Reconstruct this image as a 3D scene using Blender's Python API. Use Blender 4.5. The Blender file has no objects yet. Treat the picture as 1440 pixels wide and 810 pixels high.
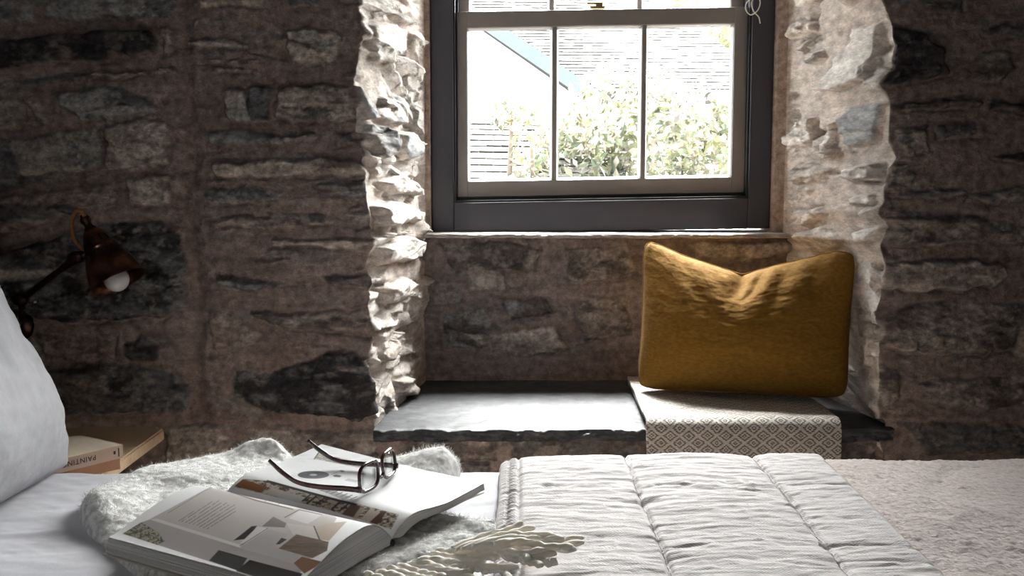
import bpy, bmesh, math, random
import numpy as np
from mathutils import Vector, Matrix

C = bpy.context.scene
COL = C.collection
random.seed(7)
rng = np.random.default_rng(11)

# ------------------------------------------------------------------ camera model (metres; photograph 1440 x 810)
F, PITCH, EYE = 1500.0, math.radians(6.0), 1.08
CP, SP = math.cos(PITCH), math.sin(PITCH)

def ray(px, py):
    dx, dy = (px - 720.0) / F, (405.0 - py) / F
    return dx, CP + SP * dy, -SP + CP * dy

def atY(px, py, Y):
    dx, dY, dZ = ray(px, py)
    t = Y / dY
    return Vector((dx * t, Y, EYE + dZ * t))

def atz(px, py, z):
    dx, dY, dZ = ray(px, py)
    t = (z - EYE) / dZ
    return Vector((dx * t, dY * t, z))

# ------------------------------------------------------------------ numpy noise
def _h(ix, iy, seed):
    n = (ix.astype(np.int64) * 374761393 + iy.astype(np.int64) * 668265263 + seed * 974711) & 0xFFFFFFFF
    n = ((n ^ (n >> 13)) * 1274126177) & 0xFFFFFFFF
    n = ((n ^ (n >> 16)) * 2246822519) & 0xFFFFFFFF
    n = n ^ (n >> 15)
    return (n & 0xFFFFFF) / float(0xFFFFFF)

def vn(x, y, seed=0):
    ix, iy = np.floor(x), np.floor(y)
    fx, fy = x - ix, y - iy
    ux, uy = fx * fx * fx * (fx * (fx * 6 - 15) + 10), fy * fy * fy * (fy * (fy * 6 - 15) + 10)
    a, b = _h(ix, iy, seed), _h(ix + 1, iy, seed)
    c, d = _h(ix, iy + 1, seed), _h(ix + 1, iy + 1, seed)
    return (a + (b - a) * ux) * (1 - uy) + (c + (d - c) * ux) * uy      # 0..1

def fbm(x, y, o=4, seed=0, g=0.5):
    s, a, t = 0, 1.0, 0
    for k in range(o):
        s = s + a * (vn(x, y, seed + 17 * k) * 2 - 1); t += a
        x, y, a = x * 2.03 + 5.1, y * 2.03 + 1.7, a * g
    return s / t                                                        # -1..1

def ridged(x, y, o=4, seed=0):
    s, a, t = 0, 1.0, 0
    for k in range(o):
        s = s + a * (1 - np.abs(vn(x, y, seed + 31 * k) * 2 - 1)); t += a
        x, y, a = x * 2.1 + 3.3, y * 2.1 + 8.1, a * 0.5
    return s / t

def facets(x, y, seed=0, slope=1.0):
    """chipped-stone relief: worley cells, each a tilted plane"""
    ix, iy = np.floor(x), np.floor(y)
    best = np.full(x.shape, 9e9); val = np.zeros(x.shape)
    for dx in (-1, 0, 1):
        for dy in (-1, 0, 1):
            cx, cy = ix + dx, iy + dy
            ox, oy = cx + _h(cx, cy, seed), cy + _h(cx, cy, seed + 1)
            d = (x - ox) ** 2 + (y - oy) ** 2
            v = (_h(cx, cy, seed + 2) - .5) + slope * ((x - ox) * (_h(cx, cy, seed + 3) - .5) * 2 + (y - oy) * (_h(cx, cy, seed + 4) - .5) * 2)
            m = d < best
            best = np.where(m, d, best); val = np.where(m, v, val)
    return val

def sstep(a, b, x):
    t = np.clip((x - a) / (b - a), 0, 1)
    return t * t * (3 - 2 * t)

def polysd(x, y, poly):
    """signed distance, positive inside"""
    d = np.full(x.shape, 9e9); ins = np.zeros(x.shape, bool)
    n = len(poly)
    for i in range(n):
        ax, ay = poly[i]; bx, by = poly[(i + 1) % n]
        ex, ey = bx - ax, by - ay
        t = np.clip(((x - ax) * ex + (y - ay) * ey) / (ex * ex + ey * ey + 1e-12), 0, 1)
        d = np.minimum(d, (x - ax - t * ex) ** 2 + (y - ay - t * ey) ** 2)
        cond = (ay > y) != (by > y)
        ins ^= cond & (x < (bx - ax) * (y - ay) / ((by - ay) if by != ay else 1e-12) + ax)
    d = np.sqrt(d)
    return np.where(ins, d, -d)

# ------------------------------------------------------------------ object helpers
def props(o, label=None, cat=None, group=None, kind=None):
    if label: o['label'] = label
    if cat: o['category'] = cat
    if group: o['group'] = group
    if kind: o['kind'] = kind
    return o

def empty(name, loc=(0, 0, 0), label=None, cat=None, group=None, kind=None):
    o = bpy.data.objects.new(name, None); COL.objects.link(o)
    o.location = loc; o.empty_display_size = .05
    return props(o, label, cat, group, kind)

def link(name, me, mat=None, parent=None):
    o = bpy.data.objects.new(name, me); COL.objects.link(o)
    if mat is not None:
        for m in (mat if isinstance(mat, (list, tuple)) else [mat]): me.materials.append(m)
    if parent is not None:
        o.parent = parent
        o.matrix_parent_inverse = Matrix.Translation(-parent.location)
    return o

def arr_mesh(name, V, Q, mat=None, parent=None, col=None, uv=None, smooth=True, T=None):
    """V (n,3), Q (m,4) quads, T (k,3) tris"""
    V = np.asarray(V, np.float32).reshape(-1, 3)
    Q = np.asarray(Q, np.int32).reshape(-1, 4)
    me = bpy.data.meshes.new(name)
    nt = 0 if T is None else len(T)
    loops = Q.ravel() if T is None else np.concatenate([Q.ravel(), np.asarray(T, np.int32).ravel()])
    me.vertices.add(len(V)); me.vertices.foreach_set('co', V.ravel())
    me.loops.add(len(loops)); me.loops.foreach_set('vertex_index', loops.astype(np.int32))
    starts = np.concatenate([np.arange(len(Q)) * 4, len(Q) * 4 + np.arange(nt) * 3]).astype(np.int32)
    me.polygons.add(len(Q) + nt); me.polygons.foreach_set('loop_start', starts)
    me.polygons.foreach_set('use_smooth', np.full(len(Q) + nt, bool(smooth)))
    me.update(calc_edges=True); me.validate()
    if col is not None:
        a = me.attributes.new('Col', 'FLOAT_COLOR', 'POINT')
        c4 = np.ones((len(V), 4), np.float32); c4[:, :3] = np.asarray(col).reshape(-1, 3)
        a.data.foreach_set('color', c4.ravel())
    if uv is not None:
        l = me.uv_layers.new(name='UVMap')
        l.data.foreach_set('uv', np.asarray(uv, np.float32).reshape(-1, 2)[loops].ravel())
    return link(name, me, mat, parent)

def gq(h, w, off=0, flip=False, wrap=False):
    i = np.arange(h * w).reshape(h, w) + off
    if wrap: i = np.concatenate([i, i[:, :1]], 1)
    q = np.stack([i[:-1, :-1], i[:-1, 1:], i[1:, 1:], i[1:, :-1]], -1).reshape(-1, 4)
    return q[:, ::-1] if flip else q

def bm_obj(name, bm, mat, parent=None, smooth=False, bevel=0, seg=2):
    if bevel:
        bmesh.ops.bevel(bm, geom=list(bm.edges), offset=bevel, segments=seg, affect='EDGES', profile=.6, clamp_overlap=True)
    bmesh.ops.recalc_face_normals(bm, faces=list(bm.faces))
    me = bpy.data.meshes.new(name); bm.to_mesh(me); bm.free()
    if smooth:
        for p in me.polygons: p.use_smooth = True
    return link(name, me, mat, parent)

def bbox(bm, x0, x1, y0, y1, z0, z1, f=None):
    vs = [bm.verts.new(f(x, y, z) if f else (x, y, z)) for x in (x0, x1) for y in (y0, y1) for z in (z0, z1)]
    for q in ((0, 1, 3, 2), (4, 6, 7, 5), (0, 4, 5, 1), (2, 3, 7, 6), (0, 2, 6, 4), (1, 5, 7, 3)):
        bm.faces.new([vs[i] for i in q])
    return vs

def frame_of(axis):
    a = Vector(axis).normalized()
    r = Vector((0, 0, 1)) if abs(a.z) < .9 else Vector((1, 0, 0))
    u = a.cross(r).normalized(); v = a.cross(u).normalized()
    return a, u, v

def lathe(name, prof, origin, axis, mat, parent=None, n=48, closed=False):
    """prof: (radius, distance along axis)"""
    a, u, v = frame_of(axis); o = Vector(origin)
    V = [o + a * d + (u * math.cos(t) + v * math.sin(t)) * max(r, 1e-5) for (r, d) in prof for t in np.linspace(0, 2 * math.pi, n, endpoint=False)]
    return arr_mesh(name, [tuple(p) for p in V], gq(len(prof), n, wrap=True), mat, parent)

def spline(pts, n):
    """Catmull-Rom resample"""
    P = np.array([tuple(p) for p in pts], float)
    P = np.vstack([2 * P[0] - P[1], P, 2 * P[-1] - P[-2]])
    out = []
    m = len(P) - 3
    for t in np.linspace(0, m - 1e-6, n):
        i = int(t); f = t - i
        p0, p1, p2, p3 = P[i], P[i + 1], P[i + 2], P[i + 3]
        out.append(.5 * (2 * p1 + (p2 - p0) * f + (2 * p0 - 5 * p1 + 4 * p2 - p3) * f * f + (3 * p1 - p0 - 3 * p2 + p3) * f ** 3))
    return np.array(out)

def tube_arrays(P, rad, n=10, sy=1.0, up=(0, 0, 1), closed=False, twist=None):
    P = np.asarray(P, float); k = len(P)
    rad = np.broadcast_to(np.asarray(rad, float), (k,))
    T = np.gradient(P, axis=0)
    if closed: T = np.roll(P, -1, 0) - np.roll(P, 1, 0)
    T /= np.linalg.norm(T, axis=1)[:, None] + 1e-12
    upv = np.array(up, float)
    U = np.cross(T, upv); U /= np.linalg.norm(U, axis=1)[:, None] + 1e-9
    W = np.cross(U, T)
    th = np.linspace(0, 2 * np.pi, n, endpoint=False)
    r = rad[:, None] * np.ones(n)[None]
    if twist is not None:
        r = r * (1 + .16 * np.cos(2 * (th[None] - np.arange(k)[:, None] * twist)))
    V = P[:, None] + r[..., None] * (np.cos(th)[None, :, None] * U[:, None] + sy * np.sin(th)[None, :, None] * W[:, None])
    return V.reshape(-1, 3), k, n

def tube(name, P, rad, mat, parent=None, n=10, sy=1.0, up=(0, 0, 1), closed=False, twist=None):
    P = np.asarray(P, float)
    V, k, n = tube_arrays(P, rad, n, sy, up, closed, twist)
    Q = gq(k, n, wrap=True)
    if closed:
        i = np.arange(n); j = (i + 1) % n
        Q = np.vstack([Q, np.stack([(k - 1) * n + i, (k - 1) * n + j, j, i], -1)])
        T = None
    else:
        V = np.vstack([V, P[:1], P[-1:]]); i = np.arange(n); j = (i + 1) % n
        T = np.vstack([np.stack([j, i, np.full(n, k * n)], -1), np.stack([(k - 1) * n + i, (k - 1) * n + j, np.full(n, k * n + 1)], -1)])
    return arr_mesh(name, V, Q, mat, parent, T=T)

# ------------------------------------------------------------------ materials
def mat(name, c1, c2=None, rough=.8, scale=20, detail=6, bump=0.0, bscale=None, bdist=.01, metal=0, spec=.5, sheen=0, attr=False,
        stretch=(1, 1, 1), coat=0, lo=.35, hi=.65, coords='Object', bump2=0, b2scale=300, trans=0, sss=0, nrm=None):
    m = bpy.data.materials.new(name); m.use_nodes = True
    N, L = m.node_tree.nodes, m.node_tree.links
    b = N['Principled BSDF']
    b.inputs['Roughness'].default_value = rough; b.inputs['Metallic'].default_value = metal
    b.inputs['Specular IOR Level'].default_value = spec
    b.inputs['Sheen Weight'].default_value = sheen
    b.inputs['Coat Weight'].default_value = coat
    tc = N.new('ShaderNodeTexCoord'); mp = N.new('ShaderNodeMapping'); mp.inputs['Scale'].default_value = stretch
    L.new(tc.outputs[coords], mp.inputs['Vector'])
    nz = N.new('ShaderNodeTexNoise'); nz.inputs['Scale'].default_value = scale; nz.inputs['Detail'].default_value = detail
    L.new(mp.outputs[0], nz.inputs['Vector'])
    rp = N.new('ShaderNodeValToRGB'); rp.color_ramp.elements[0].position = lo; rp.color_ramp.elements[1].position = hi
    c2 = c2 or c1
    rp.color_ramp.elements[0].color = (*c1, 1); rp.color_ramp.elements[1].color = (*c2, 1)
    L.new(nz.outputs['Fac'], rp.inputs[0]); out = rp.outputs[0]
    if attr:
        at = N.new('ShaderNodeAttribute'); at.attribute_name = 'Col'
        mx = N.new('ShaderNodeMix'); mx.data_type = 'RGBA'; mx.blend_type = 'MULTIPLY'; mx.inputs[0].default_value = 1
        L.new(at.outputs['Color'], mx.inputs[6]); L.new(out, mx.inputs[7]); out = mx.outputs[2]
    L.new(out, b.inputs['Base Color'])
    if bump:
        n2 = N.new('ShaderNodeTexNoise'); n2.inputs['Scale'].default_value = bscale or scale * 3; n2.inputs['Detail'].default_value = 8
        L.new(mp.outputs[0], n2.inputs['Vector'])
        bp = N.new('ShaderNodeBump'); bp.inputs['Strength'].default_value = bump; bp.inputs['Distance'].default_value = bdist
        L.new(n2.outputs['Fac'], bp.inputs['Height'])
        if bump2:
            n3 = N.new('ShaderNodeTexNoise'); n3.inputs['Scale'].default_value = b2scale; n3.inputs['Detail'].default_value = 3
            L.new(tc.outputs[coords], n3.inputs['Vector'])
            b2 = N.new('ShaderNodeBump'); b2.inputs['Strength'].default_value = bump2; b2.inputs['Distance'].default_value = bdist * .3
            L.new(n3.outputs['Fac'], b2.inputs['Height']); L.new(bp.outputs[0], b2.inputs['Normal'])
            bp = b2
        L.new(bp.outputs[0], b.inputs['Normal'])
    return m

def weave(m, su, sv, strength=.35, dist=.001):
    """adds a plain-weave bump (UV based) in front of whatever bump the material has"""
    N, L = m.node_tree.nodes, m.node_tree.links
    b = N['Principled BSDF']
    uv = N.new('ShaderNodeUVMap'); sp = N.new('ShaderNodeSeparateXYZ'); L.new(uv.outputs[0], sp.inputs[0])
    outs = []
    for ax, s in (('X', su), ('Y', sv)):
        a = N.new('ShaderNodeMath'); a.operation = 'MULTIPLY'; a.inputs[1].default_value = s; L.new(sp.outputs[ax], a.inputs[0])
        c = N.new('ShaderNodeMath'); c.operation = 'SINE'; L.new(a.outputs[0], c.inputs[0]); outs.append(c)
    ad = N.new('ShaderNodeMath'); ad.operation = 'MULTIPLY'
    L.new(outs[0].outputs[0], ad.inputs[0]); L.new(outs[1].outputs[0], ad.inputs[1])
    bp = N.new('ShaderNodeBump'); bp.inputs['Strength'].default_value = strength; bp.inputs['Distance'].default_value = dist
    L.new(ad.outputs[0], bp.inputs['Height'])
    if b.inputs['Normal'].links: L.new(b.inputs['Normal'].links[0].from_socket, bp.inputs['Normal'])
    L.new(bp.outputs[0], b.inputs['Normal'])
    return m

M = {}
M['stone'] = mat('rubble_stone', (.60, .59, .58), (1.22, 1.2, 1.18), .93, 55, 12, .7, 70, .006, attr=True, bump2=.6, b2scale=380, spec=.22, lo=.3, hi=.7, stretch=(1, .3, 1))
def micro(m, scale, lo, hi):
    N, L = m.node_tree.nodes, m.node_tree.links
    b = N['Principled BSDF']; src = b.inputs['Base Color'].links[0].from_socket
    tc = N.new('ShaderNodeTexCoord'); mp = N.new('ShaderNodeMapping'); mp.inputs['Scale'].default_value = (1, .3, 1.5)
    nz = N.new('ShaderNodeTexNoise'); nz.inputs['Scale'].default_value = scale; nz.inputs['Detail'].default_value = 5; nz.inputs['Roughness'].default_value = .7
    mr = N.new('ShaderNodeMapRange'); mr.inputs[1].default_value = .3; mr.inputs[2].default_value = .7; mr.inputs[3].default_value = lo; mr.inputs[4].default_value = hi
    mx = N.new('ShaderNodeMix'); mx.data_type = 'RGBA'; mx.blend_type = 'MULTIPLY'; mx.inputs[0].default_value = 1
    L.new(tc.outputs['Object'], mp.inputs[0]); L.new(mp.outputs[0], nz.inputs['Vector']); L.new(nz.outputs['Fac'], mr.inputs[0])
    L.new(src, mx.inputs[6]); L.new(mr.outputs[0], mx.inputs[7]); L.new(mx.outputs[2], b.inputs['Base Color'])
micro(M['stone'], 190, .74, 1.26)
M['plaster'] = mat('lime_plaster', (.25, .23, .21), (.30, .275, .255), .9, 4, 6, .15, 30, .004)
M['floorwood'] = mat('floor_boards', (.16, .10, .06), (.24, .15, .09), .5, 3, 8, .1, 40, .002, stretch=(1, 14, 1))
M['charcoal'] = mat('charcoal_paint', (.034, .033, .042), (.041, .040, .050), .42, 8, 4, .08, 60, .001)
M['black'] = mat('black_gap', (.006, .006, .007), None, .5)
M['taupe'] = mat('taupe_paint', (.215, .192, .182), (.235, .212, .20), .4, 10, 4, .06, 60, .001)
M['brass'] = mat('old_brass', (.32, .22, .09), (.5, .36, .16), .35, 60, 4, metal=1)
M['slate'] = mat('slate_slab', (.026, .027, .031), (.062, .063, .07), .55, 30, 10, .5, 45, .004, attr=True, bump2=.3, b2scale=300, spec=.5)
M['mustard'] = weave(mat('mustard_linen', (.165, .080, .010), (.225, .114, .016), .9, 90, 8, .5, 120, .0016, sheen=.02, spec=.2, stretch=(1, 1, 2.4)), 2600, 2100, .35, .0006)
M['sheet'] = weave(mat('white_sheet', (.57, .565, .605), (.62, .615, .65), .85, 14, 4, .12, 90, .003), 2600, 2600, .2, .0004)
M['pillowcase'] = weave(mat('pillow_linen', (.36, .358, .378), (.41, .408, .43), .88, 40, 6, .3, 160, .002), 3400, 3400, .25, .0004)
M['quilt'] = weave(mat('quilt_linen', (.60, .562, .558), (.655, .62, .615), .9, 60, 8, .6, 120, .0014, stretch=(1, 2.5, 1)), 1400, 1400, .3, .0006)
M['thread'] = mat('quilt_thread', (.50, .46, .45), (.58, .54, .53), .9, 90)
M['pink'] = mat('pink_boucle', (.42, .335, .31), (.66, .565, .53), .95, 150, 6, 1.0, 170, .0028, sheen=.3, lo=.3, hi=.7)
M['wool'] = mat('grey_wool', (.53, .52, .505), (.96, .95, .93), .95, 85, 8, .7, 190, .0022, sheen=.25, lo=.36, hi=.60)
M['fuzz'] = mat('wool_fibre', (.80, .78, .75), (.93, .91, .88), .9, 40, sheen=.3)
M['tassel'] = mat('cream_yarn', (.95, .86, .76), (.97, .91, .84), .92, 160, 6, .6, 260, .0008, sheen=.3)
M['paper'] = mat('page_print', (.97, .97, .97), (1, 1, 1), .34, 30, attr=True, spec=.5, coat=.15)
M['pages'] = mat('page_edges', (.42, .41, .40), (.72, .71, .69), .8, 3, 2, .3, 4, .002, stretch=(1, 1, 420), lo=.3, hi=.7)
M['cover'] = mat('magazine_cover', (.58, .55, .46), (.62, .59, .5), .5, 20)
M['gutter'] = mat('binding_glue', (.03, .03, .03), None, .6)
M['acetate'] = mat('tortoise_acetate', (.018, .007, .008), (.075, .022, .022), .16, 55, 4, spec=.7, coat=.5)
M['steel'] = mat('hinge_steel', (.6, .6, .6), None, .25, metal=1)
M['copper'] = mat('aged_copper', (.09, .043, .034), (.36, .18, .125), .30, 26, 8, .25, 50, .002, metal=1, lo=.38, hi=.72)
M['copperdark'] = mat('dark_bronze', (.04, .022, .02), (.10, .055, .045), .42, 40, 6, .2, 60, .002, metal=1)
M['cable'] = weave(mat('fabric_flex', (.24, .088, .03), (.34, .13, .045), .8, 200, 3, .4, 400, .001), 300, 300, .3)
M['bulb'] = mat('opal_glass', (.80, .79, .82), None, .18, spec=.6)
M['oak'] = mat('light_oak', (.72, .51, .30), (.86, .67, .45), .42, 7, 8, .12, 30, .001, stretch=(1.2, 16, 8), lo=.3, hi=.72)
M['bookcover'] = mat('cream_book_cover', (.66, .55, .42), (.70, .59, .46), .6, 30)
M['bookspine'] = mat('peach_book_spine', (.60, .43, .31), (.64, .47, .35), .6, 30)
M['bookred'] = mat('tan_book_spine', (.42, .20, .11), (.5, .25, .14), .6, 30)
M['ink'] = mat('black_ink', (.02, .017, .015), None, .6)
M['cord'] = mat('cream_cord', (.74, .70, .62), (.82, .78, .7), .85, 200, 3, .4, 500, .001)

def glass_mat(name, tint, gloss=1.0):
    m = bpy.data.materials.new(name); m.use_nodes = True
    N, L = m.node_tree.nodes, m.node_tree.links
    N.remove(N['Principled BSDF'])
    t = N.new('ShaderNodeBsdfTransparent'); t.inputs[0].default_value = (*tint, 1)
    g = N.new('ShaderNodeBsdfGlossy'); g.inputs['Roughness'].default_value = .02
    lw = N.new('ShaderNodeLayerWeight'); lw.inputs['Blend'].default_value = .5
    pw_ = N.new('ShaderNodeMath'); pw_.operation = 'POWER'; pw_.inputs[1].default_value = 5; L.new(lw.outputs['Facing'], pw_.inputs[0])
    f = N.new('ShaderNodeMath'); f.operation = 'MULTIPLY_ADD'; f.inputs[1].default_value = .6; f.inputs[2].default_value = .03; L.new(pw_.outputs[0], f.inputs[0])
    x = N.new('ShaderNodeMixShader')
    L.new(f.outputs[0], x.inputs[0]); L.new(t.outputs[0], x.inputs[1]); L.new(g.outputs[0], x.inputs[2])
    L.new(x.outputs[0], N['Material Output'].inputs[0])
    return m
M['glass'] = glass_mat('window_glass', (.96, .975, .97))
M['lens'] = glass_mat('spectacle_lens', (.93, .94, .94))

def diamond_mat():
    m = mat('diamond_weave', (.52, .48, .43), (.66, .62, .57), .95, 160, 6, .7, 220, .0015)
    N, L = m.node_tree.nodes, m.node_tree.links
    b = N['Principled BSDF']; base = b.inputs['Base Color'].links[0].from_socket
    uv = N.new('ShaderNodeUVMap'); sp = N.new('ShaderNodeSeparateXYZ')
    wob = N.new('ShaderNodeTexNoise'); wob.inputs['Scale'].default_value = 140; wob.inputs['Detail'].default_value = 3
    L.new(uv.outputs[0], wob.inputs['Vector'])
    L.new(uv.outputs[0], sp.inputs[0])
    def math_(op, a, v=None, c=None):
        n = N.new('ShaderNodeMath'); n.operation = op
        for i, q in enumerate((a, v, c)):
            if q is None: continue
            if isinstance(q, (int, float)): n.inputs[i].default_value = q
            else: L.new(q, n.inputs[i])
        return n.outputs[0]
    w = math_('MULTIPLY_ADD', wob.outputs['Fac'], .42, -.21)
    def tri(sock, period):
        f = math_('FRACT', math_('DIVIDE', sock, period))
        return math_('ABSOLUTE', math_('MULTIPLY_ADD', f, 2.0, -1.0))
    d = math_('ADD', math_('ADD', tri(sp.outputs['X'], .040), tri(sp.outputs['Y'], .031)), w)   # 0 centre .. 2 corner
    # dark centre, pale ring, dark ring
    e_ = math_('SUBTRACT', 1.0, math_('ABSOLUTE', math_('SUBTRACT', 1.0, d)))            # 0 at every diamond centre, 1 on the lattice
    c1_ = math_('LESS_THAN', math_('ABSOLUTE', math_('SUBTRACT', e_, .20)), .10)
    c2_ = math_('LESS_THAN', math_('ABSOLUTE', math_('SUBTRACT', e_, .66)), .135)
    dk = math_('MAXIMUM', c1_, c2_)
    st = math_('SINE', math_('MULTIPLY', sp.outputs['Y'], 1900.0))
    brk = math_('GREATER_THAN', math_('ADD', st, math_('MULTIPLY', wob.outputs['Fac'], 1.2)), -.15)
    fac = math_('MULTIPLY', dk, brk)
    fac2 = math_('MULTIPLY', fac, .93)
    mx = N.new('ShaderNodeMix'); mx.data_type = 'RGBA'
    L.new(fac2, mx.inputs[0]); L.new(base, mx.inputs[6]); mx.inputs[7].default_value = (.075, .068, .066, 1)
    L.new(mx.outputs[2], b.inputs['Base Color'])
    return weave(m, 1500, 1900, .5, .0012)
M['diamond'] = diamond_mat()

# ================================================================== THE STONE WALL
YF, YN, YWIN = 2.30, 2.85, 2.885          # wall face, back of niche, face of the window frame
ZB = 0.532                                # top of the slate seat
ZS = atY(845, 325, YWIN).z                # top of the sill
XLI, XRI = atY(597, 200, YN).x, atY(1106, 200, YN).x     # inner ends of the two splayed reveals
XFL, XFR = atY(606, 200, YWIN).x, atY(1085.5, 200, YWIN).x   # outer sides of the window frame
CEIL, XWL, XWR, YWR = 2.35, -1.45, 2.6, -2.2

cl_px = [(-200, 505), (0, 503), (60, 508), (100, 502), (125, 496), (165, 503), (172, 505), (190, 503), (215, 508), (245, 516), (262, 514), (300, 521), (345, 526), (375, 518), (400, 527), (430, 520), (450, 522), (475, 527), (500, 515), (540, 527), (600, 530), (720, 530)]
cr_px = [(-200, 1245), (0, 1240), (18, 1248), (40, 1254), (100, 1256), (118, 1240), (140, 1252), (200, 1250), (222, 1262), (240, 1243), (285, 1244), (300, 1238), (320, 1250), (345, 1236), (375, 1244), (400, 1238), (440, 1230), (500, 1236), (600, 1240), (720, 1240)]
def corner_fn(tab):
    zz = [atY(x, y, YF).z for y, x in tab][::-1]; xx = [atY(x, y, YF).x for y, x in tab][::-1]
    return lambda z: np.interp(z, zz, xx)
xcl, xcr = corner_fn(cl_px), corner_fn(cr_px)
XCL0, XCR0 = -.325, .815

RL = math.hypot(XLI - XCL0, YN - YF); RR = math.hypot(XRI - XCR0, YN - YF)

def unpx(surf, x, y):
    """photo point -> (u, z) on one of the wall's planes"""
    if surf in 'FB':
        p = atY(x, y, YF); return (p.x, p.z)
    if surf == 'N':
        p = atY(x, y, YN); return (p.x, p.z)
    x0, x1 = (XCL0, XLI) if surf == 'L' else (XCR0, XRI)
    dx, dY, dZ = ray(x, y)
    # plane through (x0,YF),(x1,YN)
    k = (x1 - x0) / (YN - YF)
    t = (x0 - k * YF) / (dx - k * dY)
    Y = min(max(t * dY, YF - .05), YN + .02); t = Y / dY
    return ((Y - YF) / (YN - YF) * (RL if surf == 'L' else RR), EYE + dZ * t)

TONE = dict(mortar=(.275, .215, .192), brown=(.325, .285, .250), tan=(.46, .405, .355), grey=(.285, .28, .27), slate=(.13, .132, .137),
            black=(.035, .034, .036), white=(.78, .74, .70), blue=(.40, .42, .44), cream=(.70, .65, .60), dark=(.12, .105, .095))
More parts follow.
